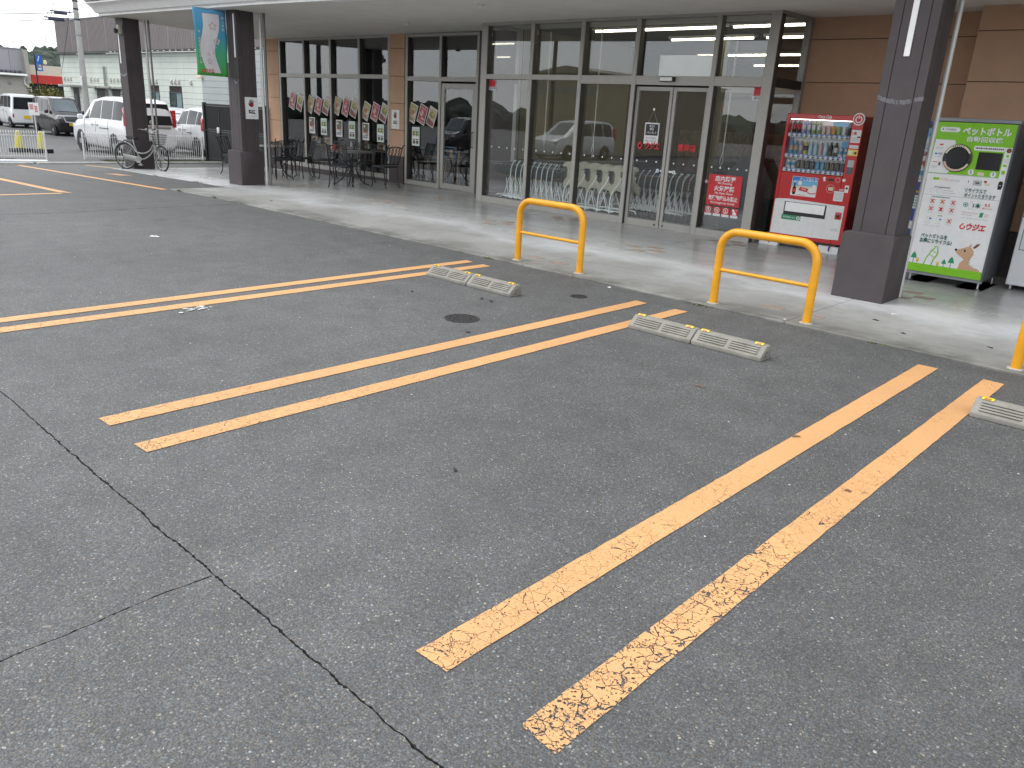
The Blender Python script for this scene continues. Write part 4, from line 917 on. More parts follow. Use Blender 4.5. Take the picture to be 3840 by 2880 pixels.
# plain generic fawn outline
fawn = [(.555, .228), (.565, .30), (.60, .345), (.575, .365), (.525, .395), (.49, .43), (.492, .452), (.53, .455), (.57, .475), (.625, .50), (.655, .485), (.685, .45), (.69, .41), (.67, .365), (.655, .34), (.665, .29), (.70, .27), (.765, .258), (.785, .245), (.788, .228)]
gp.p(F_TAN, fawn, 3).p(F_BR, [(.665, .49), (.70, .535), (.735, .545), (.715, .51), (.685, .48)], 4).p(F_TAN, [(.625, .50), (.64, .535), (.652, .495)], 4).o(F_K, .497, .446, .013, 5).o(F_K, .592, .445, .010, 5, .014).o(F_BR, .66, .345, .006, 5).o(F_BR, .667, .318, .006, 5).o(F_BR, .675, .292, .006, 5).o(F_BR, .70, .28, .006, 5)
gp.build('front_print', rm)
text('ペットボトル', .092, F_W, rm, (.53, -.006, 1.752), bold=.0035, width=.49)
text('自動回収機', .062, F_W, rm, (.525, -.006, 1.668), bold=.0012, width=.36)
text('TOMRA', .03, F_GR, rm, (.165, -.006, 1.764), bold=.001, width=.12)
text('2', .045, F_NV, rm, (.462, -.006, 1.318), bold=.001); text('3', .045, F_NV, rm, (.69, -.006, 1.315), bold=.001); text('1', .04, F_NV, rm, (.462, -.006, 1.213), bold=.001)
text('リサイクルで', .056, F_DG, rm, (.555, -.006, 1.115), bold=.001, width=.22); text('ポイントたまります', .056, F_DG, rm, (.61, -.006, 1.06), bold=.001, width=.32)
text('1本', .06, F_DG, rm, (.60, -.006, .955), bold=.001); text('0.2', .045, F_R, rm, (.71, -.006, .975), bold=.0008); text('ポイント', .026, F_R, rm, (.715, -.006, .935), bold=.0005)
text('ウジエ', .085, F_R, rm, (.64, -.006, .712), bold=.004, shear=.2, width=.20)
rl = PR(); rl.a(F_R, .505, .71, .016, .03, 100, 400, 2).r(F_R, .498, .512, .735, .752, 2); rl.build('logo', rm)
text('ペットボトルを', .056, F_DG, rm, (.235, -.006, .56), bold=.0018, width=.29); text('お得にリサイクル!', .056, F_DG, rm, (.26, -.006, .502), bold=.0018, width=.35)
ik = MB(); ik.cur = 0; ik.lathe([(.118, .0), (.152, -.004), (.152, -.018), (.128, -.024), (.110, -.01)], 36, (.293, 0, 1.46), 'y')
ik.lathe([(.110, -.012), (.095, .0), (.085, .002), (0, .002)], 36, (.293, -.005, 1.46), 'y')
io = ik.build('intake', [M_BLK], rm, smooth=40)
ir = PR(); ir.mb.cur = 0
ir.a(F_CR, .293, 1.46, .124, .145, 25, 160).a(F_CR, .293, 1.46, .124, .145, 200, 335)
for a0 in range(70, 120, 9): ir.a(F_K, .293, 1.46, .128, .141, a0, a0+4, 1)
for a0 in range(205, 300, 7): ir.a(F_R, .293, 1.46, .13, .139, a0, a0+3, 1)
ir.build('intake_label', io, (0, -.0245, 0))
MB().lathe([(.055, -.008), (.048, -.010), (.02, -.011), (.0, -.009)], 20, (.31, -.004, 1.47), 'y').build('intake_drum', M_GRY, io, smooth=40)
MB().box(.50, .74, -.008, .001, 1.352, 1.54).build('screen', M_BLK, rm, bevel=.003, seg=1)
for x in (.05, .80):
    MB().tube([(x, .05, .004), (x, .05, .11)], .012, 10).lathe([(.04, .0), (.04, .012), (.012, .03)], 14, (x, .05, .0)).build('levelling_foot', M_CHR, rm, smooth=40)
    MB().tube([(x, .7, .004), (x, .7, .11)], .012, 10).build('levelling_foot', M_CHR, rm, smooth=40)
MB().box(.0, .27, -.01, .76, .0005, .014).box(.56, .86, -.01, .76, .0005, .014).build('base_plate', M_BLK, rm, bevel=.003, seg=1)

# white collection cabinet at the right edge
wm = thing('collection_cabinet', 'white collection cabinet with teal top cut off at the right edge', 'cabinet', (-1.965, 10.75, .006))
MB().box(0, .95, 0, .62, .075, 1.75).build('cabinet_body', M_PW, wm, bevel=.008, seg=1)
tp = PR(); tp.r(F_DG, .01, .94, .86, 1.74)
for a_ in (.49, .722): tp.r(F_DG, .05, .90, a_-.004, a_+.004)
for a_ in (.05, .90): tp.r(F_DG, a_-.004, a_+.004, .49, .72)
tp.lines(F_DG, .10, .5, .55, .60, 1, 1, .1)
tp.build('front_print', wm)
for x in (.05, .90): MB().tube([(x, .05, .0), (x, .05, .08)], .014, 10).lathe([(.034, .0), (.034, .012), (.012, .028)], 14, (x, .05, 0)).build('levelling_foot', M_CHR, wm, smooth=40)

# ================================================================ POSTERS, STICKERS AND SIGNS
def sheet(name, w, h, m, par, curl=0.0, n=6):
    vs = []
    for i in range(n+1):
        v = i/n; y = -.004-curl*math.sin(v*math.pi*1.5)*.5-curl*.5
        vs += [(-w/2+curl*.6*math.sin(v*6), y, -h/2+h*v), (w/2+curl*.6*math.sin(v*6), y+curl*.2, -h/2+h*v)]
    return MB().add(vs, [(2*i, 2*i+1, 2*i+3, 2*i+2) for i in range(n)]).build(name, m, par, fix=False)
cent = [(-19.76, 1.72), (-19.41, 1.68), (-18.91, 1.65), (-18.55, 1.63), (-18.20, 1.63), (-17.71, 1.65), (-17.34, 1.63), (-17.00, 1.61), (-16.51, 1.57), (-16.15, 1.56), (-15.81, 1.55), (-14.75, 1.59), (-14.41, 1.57), (-14.09, 1.53)]
kinds = [1, 2, 0, 1, 2, 0, 1, 2, 0, 1, 2, 0, 1, 2]
where = ['first from the left', 'second from the left', 'left in the second pane', 'middle in the second pane', 'right in the second pane', 'left in the third pane', 'middle in the third pane', 'right in the third pane', 'left in the fourth pane', 'middle in the fourth pane', 'right in the fourth pane', 'left beside the side door', 'middle beside the side door', 'right beside the side door']
kn = ['cream food poster', 'red poster', 'brown and green food poster']
for (x, z), k, wh in zip(cent, kinds, where):
    t = thing('poster', f'{kn[k]} hung askew on the window, {wh}', 'poster', (x, YW+.082, z), 0, 'tilted posters on the cafe windows')
    t.rotation_euler = (0, R(21.5+random.uniform(-2, 2)), 0)
    sheet('paper', .27, .415, F_W, t)
    p = PR()
    if k == 0: p.r(F_PH1, -.12, .12, -.19, .19).p(F_OLV2, [(-.12, .14), (.12, .10), (.12, .19), (-.12, .19)], 1).p(F_TER, [(-.05, -.03), (.02, -.05), (.06, .02), (.01, .09), (-.04, .06)], 2).p(F_CR, [(.02, -.07), (.10, -.05), (.10, .03), (.05, .02)], 2).lines(F_BR, -.1, .06, -.16, -.10, 3, 2).r(F_GR, -.11, -.05, -.16, -.12, 1)
    elif k == 1: p.r(F_DR, -.12, .12, -.19, .19).p(F_PH2, [(-.09, -.02), (-.01, -.06), (.03, .03), (.0, .10), (-.06, .08)], 1).p(F_PINK, [(-.02, -.10), (.08, -.11), (.09, -.07), (.0, -.06)], 1).lines(F_PINK, -.09, .08, .11, .16, 2, 1).lines(F_CR, -.1, .1, -.17, -.14, 1, 1).r(F_DR, -.10, -.02, .05, .07, 2)
    else: p.r(F_PH1, -.12, .12, -.19, .19).p(F_OLV, [(-.11, .02), (-.02, -.05), (.10, .0), (.09, .10), (-.03, .13)], 1).p(F_OLV2, [(-.02, .05), (.06, .03), (.07, .09), (.0, .10)], 2).p(F_BR, [(-.12, -.04), (.12, -.10), (.12, -.19), (-.12, -.19)], 2).p(F_DR, [(.01, -.15), (.09, -.16), (.10, -.09), (.03, -.08)], 3).p(F_GR, [(-.12, .0), (.12, -.08), (.12, -.10), (-.12, -.04)], 3)
    p.build('print', t, (0, -.004, 0))
low = [(-18.85, 1.13), (-18.31, 1.12), (-17.63, 1.11), (-17.09, 1.10), (-16.52, 1.09), (-15.94, 1.08), (-14.63, 1.08)]
for i, (x, z) in enumerate(low):
    k = 1 if (i % 2 or i == 6) else 0
    lab = ['wavy photo notice low on the second pane', 'green and white notice low on the second pane', 'wavy photo notice low on the third pane', 'green and white notice low on the third pane', 'wavy photo notice low on the fourth pane', 'green and white notice low on the fourth pane', 'green and white notice low beside the side door'][i]
    t = thing('notice', lab, 'notice', (x, YW+.082, z), 0, 'upright notices on the cafe windows')
    sheet('paper', .27, .41, F_W, t, .010 if k == 0 else .003)
    p = PR()
    if k: 
        p.r(flat('pale_green', (.55, .66, .56)), -.125, .125, -.195, .195).lines(F_GR, -.1, .1, .13, .16, 1, 1)
        for sx in (-.055, .055): p.r(flat('olive_photo', (.12, .14, .02), var=.6, scale=40), sx-.045, sx+.045, .02, .115, 1).o(F_Y, sx+.015, .07, .02, 2).r(flat('dark_photo', (.08, .06, .05), var=.6, scale=50), sx-.042, sx+.042, -.16, -.05, 1).lines(F_W, sx-.04, sx+.04, -.10, -.06, 1, 2)
    else:
        p.r(flat('brown_photo', (.17, .13, .10), var=.8, scale=30), -.10, .10, .02, .18).r(flat('red_photo', (.30, .10, .06), var=.7, scale=40), -.09, .10, -.03, .02, 1).lines(F_K, -.10, .09, -.16, -.04, 3, 1, .2).p(F_R, [(.085, -.02), (.10, -.02), (.105, -.12), (.08, -.08)], 2).o(F_W, -.05, .12, .03, 2)
    p.build('print', t, (0, -.011 if k == 0 else -.005, 0))
def nosmoking(loc, rz, label):
    t = thing('no_smoking_sign', label, 'sign', loc, rz, 'white no smoking signs')
    sheet('board', .285, .42, F_W, t, .003)
    p = PR(); cx, cz = 0, .07
    palm = [(-.045, -.01), (-.03, -.045), (.03, -.045), (.045, -.005), (.042, .035), (-.042, .035)]
    p.p(F_K, [(cx+a, cz+b) for a, b in palm], 1)
    for fx, h, tl in ((-.034, .075, -.006), (-.012, .095, -.002), (.011, .092, .003), (.033, .07, .009)):
        p.p(F_K, [(cx+fx-.009, cz+.03), (cx+fx+.009, cz+.03), (cx+fx+tl+.008, cz+h), (cx+fx+tl, cz+h+.008), (cx+fx+tl-.008, cz+h)], 1)
    p.p(F_K, [(cx-.04, cz-.01), (cx-.06, cz+.04), (cx-.072, cz+.037), (cx-.058, cz-.02), (cx-.04, cz-.035)], 1)
    p.build('hand_symbol', t, (0, -.005, 0)); p = PR(); p.a(F_R, cx, cz-.002, .022, .033, 0, 360, 2).p(F_R, [(cx-.024, cz+.02), (cx-.018, cz+.025), (cx+.024, cz-.02), (cx+.018, cz-.026)], 3)
    p.build('red_mark', t, (0, -.005, 0)); p = PR(); p.lines(F_GR, -.10, .10, -.165, -.15, 1, 1, .2); p.build('small_print', t, (0, -.005, 0))
    text('禁煙', .085, F_K, t, (0, -.013, -.075), bold=.002, width=.15)
    return t
nosmoking((-15.27, YW-.002, 1.425), 0, 'white no smoking sign on the narrow orange wall')
nosmoking((q2[1]+.003, 8.77, 1.51), R(90), 'white no smoking sign with a black hand on the brown column')
# red prohibition notice on the entrance glass
rn = thing('prohibition_notice', 'red notice with white lettering and four pictograms on entrance glass', 'sign', (-6.09, YV+.098, .735))
MB().box(-.285, .285, -.003, -.0005, -.23, .23).build('red_panel', F_R, rn)
for s_, sz, z, w in (('店内禁煙', .085, .165, .345), ('火気厳禁', .085, .02, .345), ('危険物持込み禁止', .075, -.125, .50)): text(s_, sz, F_W, rn, (0, -.004, z), bold=.0022, width=w)
for s_, z, w in (('No Smoking', .105, .24), ('No Open Flame', -.045, .30), ('No Dangerous Goods', -.19, .41)): text(s_, .045, F_W, rn, (0, -.004, z), bold=.0007, width=w)
for i in range(4):
    x = -.225+i*.15
    MB().box(x-.062, x+.062, -.003, -.0005, -.395, -.255).build('pictogram_card', F_R, rn)
    p = PR(); p.r(F_W, x-.062, x+.062, -.395, -.358)
    if i < 3:
        p.a(F_W, x, -.305, .034, .044, 0, 360, 1).p(F_W, [(x-.03, -.28), (x-.024, -.274), (x+.03, -.33), (x+.024, -.336)], 1)
        if i == 0: p.r(F_W, x-.012, x+.012, -.325, -.29, 1).o(F_W, x, -.282, .008, 1)
        if i == 1: p.o(F_W, x, -.305, .02, 1, .012)
        if i == 2: p.p(F_W, [(x-.016, -.328), (x+.016, -.328), (x+.006, -.3), (x, -.282), (x-.006, -.3)], 1)
    else: p.p(F_W, [(x-.03, -.35), (x+.04, -.35), (x+.03, -.315), (x+.005, -.30), (x-.005, -.27), (x-.03, -.265), (x-.045, -.285), (x-.025, -.30)], 1).p(F_W, [(x+.02, -.28), (x+.05, -.265), (x+.05, -.272), (x+.022, -.287)], 1)
    p.lines(F_PINK, x-.05, x+.05, -.385, -.368, 1, 1); p.build('pictogram', rn, (0, -.003, 0))
# closed sign hanging on the sliding door, red shop name
cs = thing('closed_sign', 'black and white closed sign hanging inside a suction cup on the door', 'sign', (-7.505, YV+.077, 1.50))
cs['label'] = 'black and white sign hanging by a cord on the left sliding door'
sheet('card', .275, .33, F_W, cs, .002); MB().box(-.118, .118, -.008, -.0065, -.03, .145).build('black_panel', F_K, cs)
for s_, z, w in (('本日は', .11, .10), ('閉店', .065, .075), ('いたしました', .012, .19)): text(s_, .042, F_W, cs, (0, -.0095, z), bold=.0004, width=w)
text('またのご来店を', .035, F_K, cs, (0, -.0085, -.075), width=.19); text('お待ちしております', .035, F_K, cs, (0, -.0085, -.12), width=.22)
MB().tube([(-.09, -.003, .16), (0, -.003, .36), (.09, -.003, .16)], .0022, 6).build('cord', M_CORD, cs); MB().lathe([(.022, -.004), (.022, 0)], 14, (0, 0, .37), 'y').build('suction_cup', F_W, cs)
lg = thing('shop_lettering', 'red logo and katakana lettering on the left sliding door', 'lettering', (-7.53, YV+.077, 1.30))
p = PR(); p.a(F_R, -.175, 0, .022, .05, 60, 400, 3).r(F_R, -.183, -.165, .03, .065, 4); p.build('logo', lg, (0, -.006, 0))
text('ウジエ', .13, F_R, lg, (.06, -.012, 0), bold=.0045, shear=.2, width=.28)
lg2 = thing('shop_lettering', 'red kanji branch name on the right sliding door', 'lettering', (-6.82, YV+.077, 1.31))
text('豊岡店', .11, F_R, lg2, (0, -.004, 0), bold=.003, width=.33)
for (x, z, lb) in ((-5.745, 2.145, 'red and white security sticker at the right end of the entrance'), (-11.20, 2.18, 'red and white security sticker at the left end of the entrance')):
    t = thing('security_sticker', lb, 'sticker', (x, YV+.099, z), 0, 'security stickers on the entrance glass')
    p = PR(); p.r(F_W, -.09, .09, -.09, .09).r(F_R, -.085, .085, -.03, .088, 1).lines(F_PINK, -.03, .04, -.02, -.008, 1, 2); p.build('sticker', t)
    text('SECOM', .055, F_NV, t, (0, -.004, -.06), bold=.001, shear=.25, width=.155)
for x, lb in ((-7.27, 'white round sticker and strip on the left door leaf'), (-7.06, 'white round sticker and strip on the right door leaf')):
    t = thing('door_sticker', lb, 'sticker', (x, YV+.079, .93), 0, 'automatic door stickers'); sgn = -1 if x < -7.165 else 1
    p = PR(); p.o(F_W, sgn*.05, 0, .03).p(F_K, [(sgn*.05-.012, -.012), (sgn*.05+.012, -.012), (sgn*.05, .016)], 1).r(F_W, min(0, -sgn*.05), max(0, -sgn*.05)+.02, -.012, .016); p.build('sticker', t)
t = thing('round_sticker', 'small round pink sticker on entrance glass left of the red notice', 'sticker', (-6.415, YV+.099, .845)); PR().o(F_PINK, 0, 0, .028).build('sticker', t)
# banner on the middle column
bn = thing('shop_banner', 'blue to green banner with a white wave and pink blossoms hung from the column', 'banner', (-15.90, 8.47, 0))
BZ0, BZ1, BY0, BY1 = 2.08, 3.30, -.625, .03
mgr = bpy.data.materials.new('banner_cloth'); mgr.use_nodes = True; n_ = mgr.node_tree; b_ = n_.nodes['Principled BSDF']
t_ = n_.nodes.new('ShaderNodeTexCoord'); s_ = n_.nodes.new('ShaderNodeSeparateXYZ'); n_.links.new(t_.outputs['Object'], s_.inputs[0])
m_ = n_.nodes.new('ShaderNodeMapRange'); m_.inputs[1].default_value = BZ0; m_.inputs[2].default_value = BZ1; n_.links.new(s_.outputs[2], m_.inputs[0])
c_ = n_.nodes.new('ShaderNodeValToRGB'); n_.links.new(m_.outputs[0], c_.inputs[0]); e_ = c_.color_ramp.elements
e_[0].color = (.07, .36, .05, 1); e_[1].color = (.12, .36, .62, 1); x_ = e_.new(.38); x_.color = (.06, .36, .22, 1); x_ = e_.new(.62); x_.color = (.05, .30, .45, 1)
n_.links.new(c_.outputs[0], b_.inputs['Base Color']); b_.inputs['Roughness'].default_value = .7; MATS['banner_cloth'] = mgr
def bpt(u, v, off=0.0):
    """point on the slightly billowing cloth; u 0..1 from the free edge to the column, v 0..1 upward"""
    y = BY0+(BY1-BY0)*u; z = BZ0+(BZ1-BZ0)*v - .06*u*(v > .5)*0
    return (.02*math.sin(u*5+v*4)+.012*math.sin(v*11+u*2)+off, y, z)
g = 16; mb = MB(); mb.add([bpt(i/g, j/g) for i in range(g+1) for j in range(g+1)], [(i*(g+1)+j, (i+1)*(g+1)+j, (i+1)*(g+1)+j+1, i*(g+1)+j+1) for i in range(g) for j in range(g)])
cl = mb.build('cloth', mgr, bn, smooth=60)
md = cl.modifiers.new('thickness', 'SOLIDIFY'); md.thickness = .002
wv = MB(); N_ = 24; vs = []
for j in range(N_+1):
    v = j/N_; c0 = .20+.095*math.sin((1-v)*6.4+.9)*(.55+.45*(1-v))+.05*v; w_ = .49
    v2 = .05+.88*v
    vs += [bpt(c0, v2, .004), bpt(c0+w_/2, v2, .004), bpt(c0+w_, v2, .004)]
wv.add(vs, [(3*j+k, 3*j+k+1, 3*j+k+4, 3*j+k+3) for j in range(N_) for k in range(2)])
wv.build('white_wave', flat('cloth_white', (.66, .64, .67), rough=.7), bn, smooth=60)
fl = MB()
for (u, v, r_) in ((.58, .75, .055), (.68, .53, .045), (.42, .22, .04), (.60, .36, .02), (.42, .33, .022), (.66, .44, .012)):
    for k in range(5):
        a = 2*math.pi*k/5+.3; du, dv = r_*math.cos(a)/.65, r_*math.sin(a)/1.22; rr = r_*.55
        fl.quad(*[bpt(u+du+rr*math.cos(b2)/.65, v+dv+rr*math.sin(b2)/1.22, .008) for b2 in [2*math.pi*q_/8 for q_ in range(8)]])
fl.build('blossom', flat('petal_pink', (.58, .44, .47), rough=.7), bn, fix=False)
for i, ch in enumerate('新入学祝'): text(ch, .06, F_W, bn, (.045, BY0+.575, 3.155-i*.07), rot=(R(90), 0, R(90)), bold=.0004)
for i, ch in enumerate('第一回新春大売出し祭'): text(ch, .055, F_CR, bn, (.045, BY0+.075, 2.87-i*.062), rot=(R(90), 0, R(90)), bold=.0004)
text('ウジエ', .085, F_R, bn, (.045, BY0+.24, 2.165), rot=(R(90), 0, R(90)), bold=.003, shear=.15, width=.19)
p = PR(); p.a(F_R, 0, 0, .015, .032, 100, 420, 1); p.build('logo', bn, (.045, BY0+.105, 2.165), (0, 0, R(90)))
MB().tube([(0, BY0-.02, BZ1+.005), (0, BY1+.03, BZ1+.005)], .009, 8).build('top_rod', M_PIPE, bn, smooth=50)
MB().tube([(.0, BY1+.012, 2.35), (0, BY1+.012, BZ1+.05)], .012, 8).build('side_pole', F_W, bn, smooth=50)
# ================================================================ CAFE FURNITURE
M_WI = pm('wrought_iron', (.018, .020, .024), .45, .3, var=.2, scale=30, bump=.1)
M_SEAT = pm('seat_pad', (.022, .026, .032), .5, var=.2, scale=20)
def spiral(cx, cz, r, a0, a1, y, sgn=1, n=10): return [(cx+r*(1-.5*k/n)*math.cos(R(a0+(a1-a0)*k/n))*sgn, y, cz+r*(1-.5*k/n)*math.sin(R(a0+(a1-a0)*k/n))) for k in range(n+1)]
def make_chair(label, loc, rz, first=[None]):
    if first[0]: return dup(first[0], None, loc, rz, label)
    t = thing('patio_chair', label, 'chair', loc, rz, 'black wrought iron patio chairs'); first[0] = t
    MB().prism([(-.20, -.20), (.20, -.20), (.225, .0), (.205, .19), (.12, .215), (-.12, .215), (-.205, .19), (-.225, 0)], .425, .462, 'xy').build('seat', M_SEAT, t, bevel=.008, seg=1)
    # front of the chair faces local +y
    for sx in (-1, 1):
        f = chaikin([(sx*.195, .18, .43), (sx*.225, .215, .34), (sx*.195, .195, .18), (sx*.19, .19, .06), (sx*.20, .215, .012), (sx*.205, .25, .018)], 2)
        MB().tube(f, .0115, 8).build('leg', M_WI, t, smooth=50)
        b = chaikin([(sx*.185, -.185, .43), (sx*.185, -.20, .3), (sx*.19, -.215, .12), (sx*.195, -.25, .03), (sx*.20, -.285, .012)], 2)
        MB().tube(b, .0115, 8).build('leg', M_WI, t, smooth=50)
    bk = MB(); lean = lambda z: -.19-.16*(z-.43)/.5
    for sx in (-1, 1):
        bk.tube(chaikin([(sx*.185, lean(.43), .43), (sx*.195, lean(.6), .6), (sx*.20, lean(.8), .80), (sx*.205, lean(.88)-.01, .89), (sx*.215, lean(.9)-.05, .915)], 2), .0115, 8)
    bk.tube(chaikin([(-.20, lean(.84), .84), (-.1, lean(.86), .865), (0, lean(.87), .875), (.1, lean(.86), .865), (.20, lean(.84), .84)], 2), .0105, 8)
    bk.tube([(-.19, lean(.5), .50), (.19, lean(.5), .50)], .009, 8)
    bk.build('back_frame', M_WI, t, smooth=50)
    sc = MB()
    for sx in (-1, 1):
        for x0 in (.05, .14):
            sc.tube(chaikin([(sx*(x0-.045), lean(.5), .5), (sx*(x0+.035), lean(.58), .58), (sx*(x0-.04), lean(.68), .68), (sx*(x0+.035), lean(.77), .77), (sx*(x0-.03), lean(.85), .85)], 2), .007, 6)
            sc.tube(chaikin([(sx*(x0+.045), lean(.5), .5), (sx*(x0-.035), lean(.58), .58), (sx*(x0+.04), lean(.68), .68), (sx*(x0-.035), lean(.77), .77), (sx*(x0+.03), lean(.85), .85)], 2), .007, 6)
    sc.build('back_scroll', M_WI, t, smooth=50)
    MB().tube(chaikin([(-.19, .19, .25), (-.1, .19, .36), (0, .19, .41), (.1, .19, .36), (.19, .19, .25)], 2), .007, 6).build('apron_scroll', M_WI, t, smooth=50)
    return t
tz = .022
chairs = [(-14.50, 10.20, R(40), 'patio chair nearest the entrance road, its back to us, before the round table'), (-14.16, 11.12, R(92), 'patio chair right of the round table, turned towards it'),
          (-15.35, 11.38, R(200), 'patio chair on the window side of the round table'), (-16.95, 10.25, R(75), 'patio chair just right of the middle column'), (-17.15, 10.68, R(70), 'second patio chair right of the middle column'),
          (-17.55, 11.2, R(160), 'patio chair with its back against the cafe window, left one'), (-16.95, 11.45, R(165), 'patio chair with its back against the cafe window, middle one'), (-16.45, 11.75, R(170), 'patio chair with its back against the cafe window, right one'),
          (-18.55, 9.95, R(-65), 'lone patio chair left of the middle column'), (-17.9, 10.9, R(95), 'patio chair mostly hidden behind the middle column')]
chairs[0] = (-14.50, 10.20, R(40), 'patio chair nearest the camera, pushed up to the round table')
for x, y, a, lb in chairs: make_chair(lb, (x, y, tz+gz(x)), a)
def make_table(label, loc, rz=0):
    t = thing('patio_table', label, 'table', loc, rz, 'round patio tables')
    MB().lathe([(.0, .700), (.47, .700), (.485, .705), (.485, .722), (.47, .726), (0, .726)], 36).build('table_top', pm('stone_top', (.13, .125, .12), .35, var=.25, scale=40), t, smooth=40)
    for k in range(4):
        a = math.pi/4+k*math.pi/2
        pts = chaikin([(r_*math.cos(a), r_*math.sin(a), z) for r_, z in ((.34, .70), (.17, .60), (.10, .42), (.13, .22), (.27, .06), (.36, .012), (.40, .02))], 2)
        MB().tube(pts, .0125, 8).build('leg', M_WI, t, smooth=50)
    rg = MB(); rg.tube([(.105*math.cos(k*.3142), .105*math.sin(k*.3142), .40) for k in range(20)], .009, 6, closed=True); rg.build('ring', M_WI, t, smooth=50)
    return t
make_table('round black patio table with a red tin on it', (-14.90, 10.76, tz-.02)); make_table('round patio table between column and window, half hidden', (-17.35, 10.35, tz-.07), .3)
at = thing('ashtray_tin', 'small red tin standing on the round patio table', 'tin', (-15.22, 10.55, tz+.706))
MB().lathe([(.042, 0), (.044, .10), (.037, .10), (.034, .02), (0, .02)], 18).build('tin', pm('tin_red', (.55, .06, .03), .4, var=.15, scale=20), at, smooth=40)
MB().lathe([(.05, .10), (.05, .115), (.03, .118), (0, .118)], 18).build('lid', pm('tin_red', (.55, .06, .03)), at, smooth=40)
# things on the dining counters inside the cafe windows
M_WOOD = pm('counter_wood', (.10, .058, .03), .5, var=.3, scale=4)
for x, lb in ((-19.3, 'dark wood dining table inside the second cafe pane'), (-17.6, 'dark wood dining table inside the third cafe pane'), (-16.2, 'dark wood dining table inside the fourth cafe pane'), (-14.1, 'dark wood dining table inside the side door')):
    t = thing('dining_table', lb, 'table', (x, 13.05, .008), 0, 'dining tables inside the cafe')
    MB().box(-.6, .6, -.35, .35, .60, .64).build('table_top', M_WOOD, t, bevel=.005)
    for sx in (-.52, .52):
        for sy in (-.28, .28): MB().box(sx-.03, sx+.03, sy-.03, sy+.03, 0, .598).build('leg', M_WOOD, t)
M_NAP = pm('napkin_box', (.33, .22, .13), .7, var=.15, scale=12)
for i, (x, lb) in enumerate(((-19.6, 'brown napkin box on the table, leftmost behind the cafe glass'), (-18.95, 'brown napkin box left of a mullion behind the cafe glass'), (-17.3, 'brown napkin box behind the third cafe pane'), (-16.62, 'brown napkin box behind the patio table'), (-13.9, 'brown napkin box behind the side door glass'))):
    t = thing('napkin_box', lb, 'box', (x, 12.98, .652), .1*i, 'brown napkin boxes')
    MB().box(-.13, .13, -.07, .07, 0, .17).build('box_body', M_NAP, t, bevel=.01); MB().box(-.06, .06, -.073, -.069, .07, .11).build('slot', M_BLK, t)
for i, x in enumerate((-19.40, -19.31, -17.85, -17.10, -16.45, -14.3)):
    o = MB().lathe([(.028, 0), (.03, .07), (.012, .11), (.010, .135), (0, .138)], 12).build('sauce_bottle', F_W, None, (x, 12.9, .652), smooth=40)
    tag(o, ['white sauce bottle, left of two side by side', 'white sauce bottle, right of two side by side', 'white sauce bottle near the red tin', 'white sauce bottle behind the round table', 'white sauce bottle right of a napkin box', 'white sauce bottle behind the pane beside the side door'][i], 'bottle', 'white sauce bottles')
rd = thing('display_case', 'small blue-edged glass display case behind the side door', 'display case', (-14.02, 12.9, .652))
MB().box(-.22, .22, .0, .26, 0, .24).build('case_body', M_BLK, rd, bevel=.01)
ec = MB(); 
for q_ in ((-.22, .22, .01, .022), (-.22, .22, .225, .237), (-.22, -.208, .0, .24), (.208, .22, .0, .24)): ec.box(q_[0], q_[1], -.006, .0, q_[2], q_[3])
ec.build('case_frame', F_SKY, rd)  # pale blue frame round the case front
